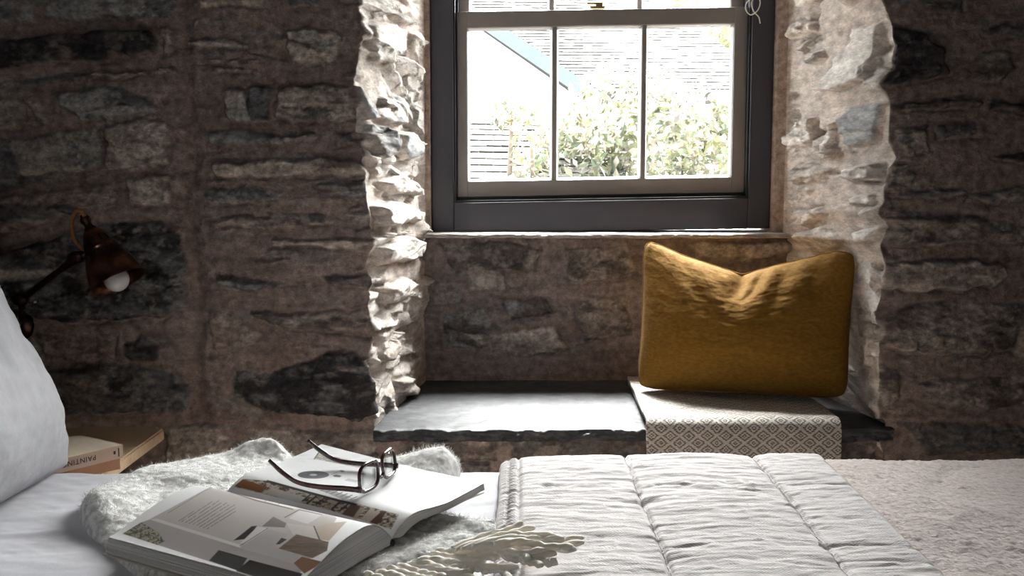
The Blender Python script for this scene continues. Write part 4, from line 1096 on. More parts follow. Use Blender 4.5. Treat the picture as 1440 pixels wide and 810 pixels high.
# crinkled pale linen quilt folded across the bed
def quilt():
    root = empty('quilt', (.25, 1.3, ZM), 'crinkled pale linen quilt folded in a band across the bed', 'quilt')
    x0, x1, y0 = -.022, .508, .45; Ye = YE + .012
    xs = axis_pts([(x0, x1, .0026)]); ys = axis_pts([(y0, 1.1, .012), (1.1, Ye, .0026)])
    X, Y = np.meshgrid(xs, ys)
    seams = (.183, .392); cross = (1.285, 1.535, 1.05)
    sx = [s + .005 * fbm(Y * 9, Y * 0 + k, 3, 80 + k) for k, s in enumerate(seams)]
    ds = np.min([np.abs(X - s) for s in sx], 0)
    dc = np.min([np.abs(Y - c - .007 * fbm(X * 8, X * 0 + c, 3, 85)) for c in cross], 0)
    dl = np.abs(X - x0 - .032)
    puff = .0045 * (1 - np.exp(-(ds / .03) ** 1.2)) + .001 * (1 - np.exp(-dc / .02))
    wy = Y + .014 * fbm(X * 6, Y * 9, 3, 90) + .010 * np.sin(X * 17 + 2 * fbm(Y * 5, X * 3, 2, 95))
    cr = .0026 * (ridged(X * 6 + .8 * wy, wy * 34, 3, 91) - .62) + .0034 * (ridged(X * 14, wy * 74, 3, 89) - .6) * (.6 + .8 * vn(X * 9, Y * 12, 87)) + .0024 * fbm(X * 8, wy * 20 + X * 3, 4, 92) + .0022 * fbm(X * 36, Y * 130, 3, 93)
    cr = cr * .62 + .0018 * (ridged(X * 16 + Y * 10, Y * 44 - X * 8, 3, 86) - .6)
    cr = cr + .0040 * fbm(X * 14, Y * 46, 3, 94) * np.exp(-ds / .03) + .003 * fbm(X * 50, Y * 24, 3, 88) * np.exp(-dc / .015)
    groove = -.0052 * np.exp(-(ds / .0030) ** 2) - .0018 * np.exp(-(dc / .0026) ** 2) * sstep(-.3, .3, fbm(X * 9, Y * 2, 2, 83)) - .005 * np.exp(-(dl / .003) ** 2) - .004 * np.exp(-((X - x0 - .016) / .0025) ** 2)
    ruff = .0020 * np.sin(Y * 420 + 3 * fbm(Y * 30, X * 30, 2, 97)) * np.exp(-((X - x0 - .018) / .016) ** 2)
    th = .020
    el = np.clip((X - x0) / .085, 0, 1) ** .8; er = np.clip((x1 - X) / .016, 0, 1)
    edge = np.sqrt(1 - (1 - el) ** 2) * np.sqrt(1 - (1 - er) ** 2)
    d = np.clip((Y - (Ye - .055)) / .055, 0, 1)
    Z = ZM + .006 + (th - .006 + puff + cr + groove + ruff) * edge + .006 * sstep(-.02, .3, X) * sstep(1.3, 1.65, Y) - .066 * (1 - np.sqrt(np.clip(1 - d * d, 0, 1)))
    Xs = X + .0045 * fbm(Y * 12, Y * 0 + 3, 3, 99) * (1 - el) + .004 * fbm(Y * 14, Y * 0 + 7, 3, 98) * (1 - er) + .004 * (Y - 1.6) * (X > .3)
    P = np.stack([Xs, Y, Z], -1)
    hang = [np.stack([xs, np.full_like(xs, Ye + .004 + .02) * 0 + Ye + .006 + .006 * fbm(xs * 14, xs * 0 + z * 4, 3, 96), np.full_like(xs, z)], -1) for z in (.555, .52, .48, .44, .40, .34)]
    P = np.concatenate([P, np.stack(hang)], 0)
    ob = arr_mesh('quilt_cover', P.reshape(-1, 3), gq(*P.shape[:2]), M['quilt'], root, uv=P[..., :2].reshape(-1, 2))
    md = ob.modifiers.new('thickness', 'SOLIDIFY'); md.thickness = .006; md.offset = -1
    # running stitches along the seams
    k0 = int(np.argmin(np.abs(ys - 1.12)))
    for s in seams:
        V, Q = [], []
        i = int(np.argmin(np.abs(xs - s))); n = 0
        for j in range(k0, len(ys) - 14, 4):
            jj = min(j + 2, len(ys) - 1)
            ii = int(np.argmin(np.abs(xs - (s + .005 * float(fbm(np.array([ys[j] * 9]), np.array([float(seams.index(s))]), 3, 80 + seams.index(s))[0])))))
            a, b = P[j, ii] + (0, 0, .0016), P[jj, ii] + (0, 0, .0016)
            v, k_, n_ = tube_arrays(np.array([a, (a + b) / 2 + (0, 0, .0006), b]), .0007, 5)
            V.append(v); Q.append(gq(3, 5, n, wrap=True)); n += len(v)
        arr_mesh('stitching', np.concatenate(V), np.concatenate(Q), M['thread'], root)
quilt()

# ------------------------------------------------------------------ wool throw with fringe
TH_PX = [(205, 818), (150, 775), (118, 742), (116, 716), (170, 690), (245, 664), (320, 652), (395, 650), (440, 668), (500, 668), (560, 662), (610, 655), (646, 663), (638, 678), (600, 705), (612, 730), (655, 742), (706, 748), (680, 772), (600, 800), (520, 826), (430, 850), (310, 850)]
def in_throw_height(X, Y):
    """bumps of the folded throw"""
    b = .022
    def g(px, py, s, a, z=ZM): p = atz(px, py, z); return a * np.exp(-(((X - p.x) / s[0]) ** 2 + ((Y - p.y) / s[1]) ** 2))
    return b + g(375, 650, (.055, .05), .030) + g(250, 690, (.13, .06), .013) + g(135, 730, (.06, .07), .018) + g(620, 668, (.05, .05), .020) + g(560, 672, (.07, .04), .008) + g(640, 770, (.07, .06), -.004)
def throw():
    root = empty('wool_throw', atz(400, 740, ZM), 'fuzzy mottled grey wool throw with cream fringe rumpled under the open magazine', 'throw')
    B = np.array([tuple(atz(x, y, ZM))[:2] for x, y in TH_PX])
    Bc = np.vstack([B, B[:1]])
    ring = spline([(*p, 0) for p in np.vstack([B[-2:], B, B[:3]])], 900)[:, :2]
    n0 = int(900 * 2 / (len(B) + 4)); n1 = int(900 * (len(B) + 2) / (len(B) + 4))
    ring = ring[n0:n1]
    c = np.array(tuple(atz(440, 735, ZM))[:2])
    t = np.concatenate([np.linspace(0, .8, 90), 1 - .2 * (np.linspace(1, 0, 45)[1:] ** 1.6)])
    XY = c + (ring - c)[None] * t[:, None, None]
    X, Y = XY[..., 0], XY[..., 1]
    sd = np.clip(polysd(X.ravel(), Y.ravel(), [tuple(p) for p in ring[::3]]).reshape(X.shape), 0, 1)
    e = np.clip(sd / .028, 0, 1); prof = np.sqrt(1 - (1 - e) ** 2)
    H = in_throw_height(X, Y) + .004 * fbm(X * 16, Y * 16, 4, 110) + .0026 * fbm(X * 70, Y * 70, 3, 111) + .0016 * ridged(X * 150, Y * 150, 2, 112)
    Z = ZM - .002 + np.maximum(H, .008) * prof
    bulge = (1 - e) * .006 * (prof > .05)
    V = np.stack([X, Y, Z], -1)
    q = gq(len(t), len(ring), 0, True, wrap=True)
    ob = arr_mesh('blanket', V.reshape(-1, 3), q, M['wool'], root)
    # stray fibres
    r = np.random.default_rng(3); n = 26000
    ti = r.integers(20, len(t), n); ri = r.integers(0, len(ring), n)
    P = V[ti, ri] + r.normal(scale=.0012, size=(n, 3))
    d = r.normal(size=(n, 3)) * (1, 1, .7) + (0, 0, .75); d /= np.linalg.norm(d, axis=1)[:, None]
    ln = r.uniform(.003, .009, (n, 1)); sd_ = np.cross(d, r.normal(size=(n, 3))); sd_ /= np.linalg.norm(sd_, axis=1)[:, None]
    k = r.normal(scale=.35, size=(n, 3))
    w = .00018
    pts = np.stack([P - sd_ * w, P + sd_ * w, P + d * ln * .6 + sd_ * w, P + d * ln * .6 - sd_ * w, P + (d + k) * ln + 0], 1)
    i = np.arange(n)[:, None] * 5
    fz = arr_mesh('fuzz', pts.reshape(-1, 3), i + np.array([[0, 1, 2, 3]]), M['fuzz'], root, T=(i + np.array([[3, 2, 4]])))
    fz['kind'] = 'stuff'
    # fringe: crop coordinates of the photograph (3.79x, origin 480,700)
    TS = [([(590,272),(760,205),(880,170),(965,130)],.036,.050), ([(600,275),(800,215),(900,190),(1030,155)],.040,.054), ([(640,268),(850,200),(1000,195),(1140,205)],.046,.058),
          ([(660,262),(870,225),(1020,225),(1190,222)],.044,.056), ([(700,255),(900,215),(1100,240),(1290,215)],.052,.050), ([(700,262),(900,235),(1080,260),(1290,240)],.050,.049),
          ([(720,265),(900,250),(1060,270),(1250,275)],.046,.047), ([(720,270),(880,265),(1000,300),(1150,300)],.040,.046), ([(740,275),(860,270),(960,300),(1085,275)],.036,.052),
          ([(800,270),(880,290),(950,310),(1000,328)],.034,.046), ([(500,285),(600,295),(720,290),(825,300)],.030,.034), ([(470,300),(560,310),(660,330),(770,330)],.030,.032),
          ([(430,325),(520,345),(600,350),(665,372)],.030,.030), ([(370,345),(470,360),(560,390),(640,400)],.030,.030), ([(350,352),(480,385),(600,405),(700,402)],.028,.030),
          ([(560,388),(680,360),(800,365),(940,372)],.026,.042), ([(540,402),(650,397),(720,382),(775,397)],.026,.030), ([(300,362),(400,392),(480,410),(560,425)],.029,.028),
          ([(250,372),(330,402),(420,427),(500,442)],.029,.028), ([(190,397),(270,412),(350,442),(420,462)],.028,.027), ([(130,407),(200,427),(280,457),(350,472)],.028,.026),
          ([(770,385),(830,380),(870,398),(900,430)],.026,.040), ([(940,322),(1040,330),(1100,347),(1150,334)],.036,.044), ([(850,300),(940,332),(1000,345),(1070,362)],.032,.044),
          ([(600,422),(700,432),(780,442),(860,452)],.025,.034), ([(820,240),(960,235),(1120,262),(1230,258)],.058,.050), ([(400,335),(520,330),(620,352),(700,372)],.033,.029),
          ([(520,296),(640,310),(760,318),(840,322)],.026,.034)]
    rr = random.Random(2)
    for pts_, za, zb in TS:
        m_ = len(pts_)
        Q = [atz(480 + x / 3.79, 700 + y / 3.79, ZM + za + (zb - za) * i_ / (m_ - 1)) for i_, (x, y) in enumerate(pts_)]
        k = 46
        S = spline(Q, k)
        S = S + np.stack([.0015 * fbm(np.linspace(0, 5, k), np.full(k, rr.uniform(0, 50)), 2, 7) for _ in range(3)], -1)
        rad = np.full(k, .0042 * rr.uniform(.85, 1.15)); rad[-3:] *= (.97, .85, .55); rad[:2] *= .8
        tube('tassel', S, rad, M['tassel'], root, n=12, twist=.36)
throw()

# ------------------------------------------------------------------ MAGAZINE
S0, S1 = Vector((-.406, 1.455, 0)), Vector((-.150, 1.290, 0))      # head and foot of the spine
ML = (Vector((-.488, 1.253, 0)), Vector((-.232, 1.094, 0)))         # outer corners, left-hand page
MR = (Vector((-.299, 1.640, 0)), Vector((-.040, 1.468, 0)))         # outer corners, right-hand page
MZ = ZM + .026
MH = (S1 - S0).length
ed = (S1 - S0).normalized(); er = Vector((-ed.y, ed.x, 0))          # along the spine; towards the right-hand page
if er.x < 0: er = -er
def topx(P):
    """world -> photo pixel, used to lay out the printed page"""
    x, y, z = P[..., 0], P[..., 1], P[..., 2] - EYE
    dep = y * CP - z * SP
    return 720 + F * x / dep, 405 - F * (y * SP + z * CP) / dep
def magazine():
    root = empty('magazine', (S0 + S1) / 2 + Vector((0, 0, MZ)), 'open interiors magazine lying on the grey wool throw', 'magazine')
    PW = .222
    # height of the top page and of the underside over the width w from the spine (0..1)
    def hump(w, pk): return np.where(w < pk, np.sin(np.clip(w / pk, 0, 1) * np.pi / 2) ** .8, np.cos(np.clip((w - pk) / (1 - pk), 0, 1) * np.pi / 2) ** 1.25)
    def left_top(w, v): return .003 + .016 * w + .032 * hump(w, .30)
    def left_bot(w, v): return -.003 + .005 * w + .002 * hump(w, .5)
    def right_top(w, v):
        return .004 + .015 * w + .017 * hump(np.clip(w, 0, 1), .22) * (1 - .5 * sstep(.2, .6, w)) + .016 * (1 - v) * w + .004 * sstep(.6, 1, w) * sstep(.5, 1, v)
    def right_bot(w, v): return right_top(w, v) - (.0075 + .008 * (1 - sstep(.0, .5, w))) * sstep(0, .12, w) - .003
    nu, nv = 250, 300
    w = np.linspace(0, 1, nu) ** .9; v = np.linspace(0, 1, nv)
    Wg, Vg = np.meshgrid(w, v)
    def side(sgn, top, name, paint):
        def place(Wq, Vq, Hq, over=1.0):
            Oc = ML if sgn < 0 else MR
            T3 = lambda p: np.array(tuple(p))
            vq = Vq[..., None]; wq = (Wq * over)[..., None]
            sp_ = T3(S0) * (1 - vq) + T3(S1) * vq; ou_ = T3(Oc[0]) * (1 - vq) + T3(Oc[1]) * vq
            b = sp_ * (1 - wq) + ou_ * wq
            b[..., 2] = MZ + Hq
            return b
        P = place(Wg, Vg, top(Wg, Vg))
        px, py = topx(P)
        colr = paint(px, py, Wg, Vg)
        arr_mesh(name, P.reshape(-1, 3), gq(nv, nu, 0, sgn > 0), M['paper'], root, col=colr.reshape(-1, 3))
        # block of page edges beneath the top page, fanned a little
        bot = left_bot if sgn < 0 else right_bot
        nl = 9
        bw = np.linspace(0, 1, 60); hv = np.array([0, 1.0])
        rows = []
        fan = .035 if sgn < 0 else .012
        for l in range(nl):
            f = l / (nl - 1)
            ov = 1 + fan * f + (.004 if l % 2 else 0)
            for vv in (0,):
                hh = (top(bw, np.full_like(bw, 0.)) - .0006) * (1 - f) + bot(bw, np.full_like(bw, 0.)) * f
            rows.append((f, ov))
        # foot edge, fore edge and head edge as one strip following the page outline
        def outline(f, ov):
            h = lambda wq, vq: (top(wq, vq) - .0008) * (1 - f) + bot(wq, vq) * f
            a = place(bw, np.full_like(bw, 0.), h(bw, np.full_like(bw, 0.)), ov)
            vv = np.linspace(0, 1, 60)[1:-1]
            b = place(np.ones_like(vv), vv, h(np.ones_like(vv), vv), ov)
            c = place(bw[::-1], np.full_like(bw, 1.), h(bw[::-1], np.full_like(bw, 1.)), ov)
            return np.concatenate([a, b, c])
        G = np.stack([outline(f, ov) for f, ov in rows])
        arr_mesh('page_block', G.reshape(-1, 3), gq(*G.shape[:2], 0, sgn > 0), M['pages'], root)
        # loose leaves that stand a little apart at the foot
        for f in ((.22, .45, .62, .8) if sgn < 0 else (.5, .9)):
            h = lambda wq, vq: (top(wq, vq) - .0008) * (1 - f) + bot(wq, vq) * f
            L_ = place(Wg[::8, ::8], Vg[::8, ::8] * 1.004 , h(Wg[::8, ::8], Vg[::8, ::8]), 1 + fan * f + .012)
            arr_mesh('leaf', L_.reshape(-1, 3), gq(*L_.shape[:2], 0, sgn > 0), M['paper'], root, col=np.full((L_.shape[0] * L_.shape[1], 3), .80))
        ch = lambda wq, vq: bot(wq, vq) - .0012 - (.004 * sstep(.7, 1, wq) if sgn > 0 else 0)
        Cg = place(Wg[::6, ::6], Vg[::6, ::6] * 1.012 - .006, ch(Wg[::6, ::6], Vg[::6, ::6]), 1.06 if sgn < 0 else 1.045)
        cv = arr_mesh('cover', Cg.reshape(-1, 3), gq(*Cg.shape[:2], 0, sgn > 0), M['cover'], root)
        md = cv.modifiers.new('thickness', 'SOLIDIFY'); md.thickness = .0009
    def P_(c, px, py, poly, rgb, soft=1.2):
        sd = polysd(px, py, poly); a = sstep(-soft * .5, soft * .5, sd)[..., None]
        return c * (1 - a) + np.array(rgb) * a
    def line(c, px, py, pts, wd, rgb):
        for (ax, ay), (bx, by) in zip(pts[:-1], pts[1:]):
            ex, ey = bx - ax, by - ay
            t = np.clip(((px - ax) * ex + (py - ay) * ey) / (ex * ex + ey * ey), 0, 1)
            d = np.hypot(px - ax - t * ex, py - ay - t * ey)
            a = sstep(wd * .5 + .5, wd * .5 - .3, d)[..., None]
            c = c * (1 - a) + np.array(rgb) * a
        return c
    K4 = 4.364                                                      # zoomed view of the page: 130,660
    def q(*pts): return [(130 + x / K4, 660 + y / K4) for x, y in pts]
    def paint_left(px, py, W, V):
        c = np.full((*px.shape, 3), .86)
        wall = (.50, .46, .445)
        inside = polysd(px, py, q((185, 395), (745, 95), (1000, 150), (1440, 255), (1500, 300), (1275, 640), (1000, 655))) 
        a = sstep(-.6, .6, inside)[..., None]
        c = c * (1 - a) + np.array(wall) * a
        c = P_(c, px, py, q((835, 85), (1310, 235), (1235, 245), (825, 135)), (.70, .67, .64))
        c = line(c, px, py, q((825, 132), (1000, 190), (1230, 245)), 1.2, (.05, .05, .05))
        c = line(c, px, py, q((825, 132), (880, 112)), .8, (.08, .08, .08)); c = line(c, px, py, q((1060, 195), (1115, 172)), .7, (.1, .1, .1)); c = line(c, px, py, q((1140, 215), (1190, 195)), .7, (.1, .1, .1))
        c = line(c, px, py, q((460, 270), (560, 210), (690, 130), (800, 88)), 1.0, (.30, .27, .26))
        # skirting band and grey floor
        c = P_(c, px, py, q((350, 308), (395, 302), (930, 470), (905, 482)), (.66, .63, .61))
        c = P_(c, px, py, q((300, 325), (350, 308), (905, 482), (1290, 590), (1270, 640), (1000, 655), (185, 395)), (.40, .365, .36))
        c = P_(c, px, py, q((905, 478), (1060, 360), (1200, 400), (1130, 480), (1280, 525), (1230, 580)), (.44, .41, .41))
        # plant picture at the left corner
        inp = polysd(px, py, q((185, 395), (300, 325), (400, 385), (445, 440), (400, 465), (300, 430)))
        n = fbm(px * .45, py * .6, 3, 9)[..., None]
        a = sstep(-.5, .5, inp)[..., None]
        c = c * (1 - a) + a * np.where(n > .18, np.array((.36, .34, .27)), np.where(n < -.25, np.array((.03, .03, .025)), np.array((.17, .16, .12))))
        # dark table at the foot
        c = P_(c, px, py, q((715, 560), (775, 495), (950, 545), (900, 625)), (.05, .05, .048))
        c = P_(c, px, py, q((880, 625), (965, 555), (1290, 640), (1275, 660), (1000, 660)), (.022, .02, .018))
        # book and lamp shape in the middle
        c = P_(c, px, py, q((865, 437), (975, 350), (1010, 345), (960, 425)), (.035, .033, .033))
        c = P_(c, px, py, q((905, 455), (1015, 350), (1080, 365), (940, 455)), (.62, .60, .59))
        c = line(c, px, py, q((905, 470), (1075, 362)), .8, (.2, .19, .19))
        c = P_(c, px, py, q((1040, 350), (1110, 290), (1190, 330), (1180, 358)), (.20, .18, .18))
        c = P_(c, px, py, q((1205, 300), (1270, 245), (1420, 275), (1320, 335)), (.64, .62, .62))
        c = line(c, px, py, q((1180, 295), (1270, 248), (1410, 278)), 1.0, (.06, .06, .06))
        c = P_(c, px, py, q((1190, 330), (1355, 352), (1395, 440), (1230, 400)), (.60, .56, .52))
        c = line(c, px, py, q((1360, 350), (1395, 435)), 1.6, (.04, .035, .03))
        # wooden crate and floor
        n2 = fbm(px * .08 + py * .05, py * .9, 3, 19)[..., None]
        inn = sstep(-.5, .5, polysd(px, py, q((1250, 398), (1450, 445), (1440, 500), (1350, 545), (1140, 485))))[..., None]
        c = c * (1 - inn) + inn * (np.array((.17, .125, .095)) * (1 + .5 * n2))
        c = line(c, px, py, q((1140, 485), (1250, 398)), .8, (.5, .42, .34))
        c = P_(c, px, py, q((1370, 360), (1440, 330), (1560, 320), (1450, 440), (1400, 430)), (.52, .42, .35))
        c = P_(c, px, py, q((1235, 575), (1285, 535), (1420, 570), (1300, 640)), (.20, .095, .05))
        c = P_(c, px, py, q((1125, 460), (1160, 420), (1195, 430), (1150, 460)), (.05, .05, .05))
        # column of small text
        for i in range(9):
            x0, y0 = 525 + i * 22, 315 + i * 6.5; L_ = (1.0, .9, 1, .95, 1, .97, 1, .93, .8)[i]
            if i == 0: x0, y0 = 530, 318; L_ = .45
            x1, y1 = x0 + (205 + i * 2.0) * L_, y0 - 137 * L_
            t = ((px - 130) * K4 - x0) / max(1, x1 - x0)
            dd = np.abs((py - 660) * K4 - (y0 + (y1 - y0) * t))
            gap = vn(t * 34 + i * 7.7, t * 0 + i, 3) > .22
            a = ((t > 0) & (t < 1) & gap)[..., None] * sstep(4.4, 2.0, dd)[..., None] * .8
            c = c * (1 - a) + np.array((.16, .14, .14)) * a
        return np.clip(c, 0, 1) 
    K5 = 6.545
    def g(*pts): return [(360 + x / K5, 600 + y / K5) for x, y in pts]
    K6 = 3.6
    def r_(*pts): return [(300 + x / K6, 640 + y / K6) for x, y in pts]
    def paint_right(px, py, W, V):
        c = np.full((*px.shape, 3), .78)
        # strip of photographs beside the gutter
        strip = polysd(px, py, r_((105, 160), (150, 120), (270, 130), (940, 300), (900, 375), (560, 270)))
        n = fbm(px * .22, py * .5, 3, 29)[..., None]
        a = sstep(-.6, .6, strip)[..., None]
        c = c * (1 - a) + a * np.where(n > .12, np.array((.55, .50, .44)), np.where(n < -.2, np.array((.07, .05, .045)), np.array((.34, .27, .21))))
        c = P_(c, px, py, r_((108, 155), (150, 122), (270, 160), (240, 190), (170, 172)), (.20, .085, .03))
        c = P_(c, px, py, r_((250, 190), (300, 165), (470, 215), (440, 245)), (.60, .56, .52))
        for i, xx in enumerate((450, 480, 520, 600, 640)):
            c = line(c, px, py, r_((xx, 232 + (xx - 450) * .27), (xx + 42, 200 + (xx - 450) * .25)), 1.6 + (i % 2), (.04, .03, .03))
        c = P_(c, px, py, r_((650, 300), (700, 245), (760, 262), (715, 318)), (.12, .07, .055))
        c = P_(c, px, py, r_((745, 325), (790, 275), (850, 290), (805, 345)), (.55, .47, .40))
        c = P_(c, px, py, r_((705, 318), (745, 262), (765, 268), (725, 325)), (.42, .34, .27))
        c = P_(c, px, py, r_((790, 340), (850, 285), (875, 292), (830, 352)), (.10, .045, .035))
        c = line(c, px, py, r_((275, 132), (420, 172), (640, 232), (720, 250)), 3.0, (.03, .025, .025))
        c = P_(c, px, py, g((560, 575), (640, 560), (880, 650), (800, 670)), (.32, .34, .34))
        for i in range(7): c = line(c, px, py, g((600 + i * 45, 590 + i * 13), (660 + i * 45, 565 + i * 13)), 1.0, (.12, .08, .08))
        # round record, small objects
        ex, ey = 360 + 528 / K5, 600 + 443 / K5
        d = np.hypot((px - ex) / (145 / K5), (py - ey) / (36 / K5))
        a = sstep(1.03, .97, d)[..., None]; c = c * (1 - a) + np.array((.11, .11, .125)) * a
        a = sstep(.27, .22, d)[..., None]; c = c * (1 - a) + np.array((.75, .74, .76)) * a
        c = P_(c, px, py, g((705, 448), (740, 440), (790, 452), (770, 466), (720, 462)), (.08, .08, .09))
        c = P_(c, px, py, g((765, 402), (800, 400), (818, 412), (790, 418)), (.08, .08, .09))
        c = line(c, px, py, g((690, 440), (745, 425)), .6, (.3, .3, .3))
        c = P_(c, px, py, g((810, 495), (850, 475), (945, 495), (920, 515)), (.50, .48, .50))
        # landscape picture at the head
        inn = sstep(-.5, .5, polysd(px, py, g((540, 298), (570, 240), (830, 300), (1040, 335), (1010, 390), (830, 355))))[..., None]
        n3 = fbm(px * .3, py * .8, 3, 39)[..., None]
        c = c * (1 - inn) + inn * np.where(n3 > .05, np.array((.52, .49, .42)), np.array((.30, .27, .21)))
        c = line(c, px, py, g((535, 298), (575, 240)), 1.3, (.05, .05, .05)); c = line(c, px, py, g((640, 250), (800, 310), (860, 330)), 1.4, (.10, .08, .06))
        # faint grey sketch on the outer half
        a = sstep(.1, .5, fbm(px * .05 + py * .02, py * .35, 3, 49))[..., None] * sstep(.45, .8, W)[..., None] * .30
        c = c * (1 - a) + np.array((.50, .53, .58)) * a
        c = P_(c, px, py, [(575, 668), (600, 664), (625, 672), (600, 676)], (.66, .68, .72), 3)
        return np.clip(c, 0, 1)
    side(-1, left_top, 'left_page', paint_left)
    side(1, right_top, 'right_page', paint_right)
    # spine
    a, b = np.array(tuple(S0)), np.array(tuple(S1)); a[2] = b[2] = MZ - .001
    tube('spine', np.stack([a - .002 * np.array(tuple(ed)), (a + b) / 2, b + .002 * np.array(tuple(ed))]), .0045, M['gutter'], root, n=10)
    return right_top
right_top = magazine()

# ------------------------------------------------------------------ GLASSES (lying upside down on the right-hand page)
def glasses():
    A = Vector((-.200, 1.388, 0)); B = Vector((-.163, 1.514, 0))
    ax = (B - A).normalized(); W_ = .132; bk = Vector((-ax.y, ax.x, 0))
    if bk.x > 0: bk = -bk
    def page_z(p):
        d = Vector((p.x, p.y, 0)) - S0
        v = d.dot(ed) / MH; w = d.dot(er) / .215
        return MZ + float(right_top(np.array(np.clip(w, 0, 1)), np.array(np.clip(v, 0, 1))))
    zA, zB = page_z(A), page_z(B)
    z0 = max(zA, zB) + .001
    mid = (A + B) / 2
    root = empty('eyeglasses', mid + Vector((0, 0, z0)), 'dark tortoiseshell reading glasses lying upside down on the magazine page', 'glasses')
    upv = (Vector((0, 0, 1)) * math.cos(.16) - bk * math.sin(.16) * -.6).normalized()
    LH = .036
    def rim_pts(sg, n=64, inset=0):
        pts = []
        cx = sg * .0345
        for t in np.linspace(0, 2 * math.pi, n, endpoint=False):
            cs, sn = math.cos(t), math.sin(t); e = .62
            x = (.0265 - inset) * math.copysign(abs(cs) ** e, cs); y = (LH / 2 - inset) * math.copysign(abs(sn) ** e, sn)
            x += sg * .0016 * (-y / (LH / 2)) * 1.0
            pts.append(mid + ax * (cx + x) + Vector((0, 0, z0)) + upv * (LH / 2 + .0025 + y) - bk * (-.0006) * 0 + bk * (abs(cx + x) ** 2 * 1.1))
        return np.array([tuple(p) for p in pts])
    for sg in (-1, 1):
        tube('rim', rim_pts(sg), .0025, M['acetate'], root, n=10, closed=True, up=tuple(bk))
        R = rim_pts(sg, 48, .0016); c = R.mean(0)
        V = np.vstack([R, c[None]]); n = len(R)
        o = arr_mesh('lens', V, np.zeros((0, 4), int), M['lens'], root, T=[(i, (i + 1) % n, n) for i in range(n)])
        md = o.modifiers.new('thickness', 'SOLIDIFY'); md.thickness = .0016; md.offset = 0
        props(o, 'clear spectacle lens')
        # temple, hinged at the low corner, ear end curling up
        h0 = mid + ax * (sg * .0635) + Vector((0, 0, z0)) + upv * .009 + bk * .005
        P = [h0 - bk * .004, h0 + bk * .02, h0 + bk * .06 - Vector((0, 0, .001)), h0 + bk * .092 + Vector((0, 0, .002)), h0 + bk * .115 + Vector((0, 0, .013)), h0 + bk * .137 + Vector((0, 0, .029))]
        k = 50
        P = spline([p + ax * (-sg * .006 * i / 5) for i, p in enumerate(P)], k)
        tube('temple', P, np.interp(np.linspace(0, 1, k), [0, .1, .6, .85, 1], [.0042, .0040, .0034, .0036, .0028]), M['acetate'], root, n=10, up=tuple(bk.cross(Vector((0, 0, 1)))), sy=.55)
        lathe('hinge', [(.0001, -.004), (.0016, -.004), (.0016, .004), (.0001, .004)], h0 - ax * sg * .003 + bk * .003, (0, 0, 1), M['steel'], root, 12)
        # nose pad
        o_ = mid + ax * (sg * .0085) + Vector((0, 0, z0)) + upv * (LH * .55) + bk * .006
        lathe('nose_pad', [(.0001, -.0045), (.0022, -.003), (.0026, 0), (.002, .0035), (.0001, .0048)], o_, upv, M['lens'], root, 12)
    br = [mid + ax * (s * .009) + Vector((0, 0, z0)) + upv * (LH * .38 - .004 * (1 - s * s) * 1) for s in (-1, -.5, 0, .5, 1)]
    tube('bridge', spline(br, 16), .0026, M['acetate'], root, n=10, up=tuple(bk))
glasses()

# ------------------------------------------------------------------ BEDSIDE TABLE and books
ZT_ = .575
def table():
    root = empty('bedside_table', (-1.0, 1.93, 0), 'light oak bedside table between the bed and the stone wall', 'table')
    ck = atz(232, 600, ZT_)
    x0, x1, y0, y1 = -1.28, ck.x + .003, 1.765, ck.y
    bm = bmesh.new()
    vs = bbox(bm, x0, x1, y0, y1, ZT_ - .024, ZT_)
    ve = [e for e in bm.edges if abs((e.verts[0].co - e.verts[1].co).z) > .01]
    bmesh.ops.bevel(bm, geom=ve, offset=.014, segments=5, affect='EDGES')
    bmesh.ops.bevel(bm, geom=[e for e in bm.edges if e.calc_face_angle(0) > .8], offset=.003, segments=2, affect='EDGES')
    bm_obj('tabletop', bm, M['oak'], root)
    bm = bmesh.new(); bbox(bm, x0 + .05, x1 - .14, y0 + .05, y1 - .05, ZT_ - .085, ZT_ - .0235)
    bm_obj('apron', bm, M['oak'], root, bevel=.003)
    for x in (x0 + .06, x1 - .16):
        for y in (y0 + .06, y1 - .06):
            tube('leg', [(x, y, 0), (x, y, .25), (x, y, ZT_ - .03)], np.array([.013, .018, .022]), M['oak'], root, n=14, up=(0, 1, 0))
table()
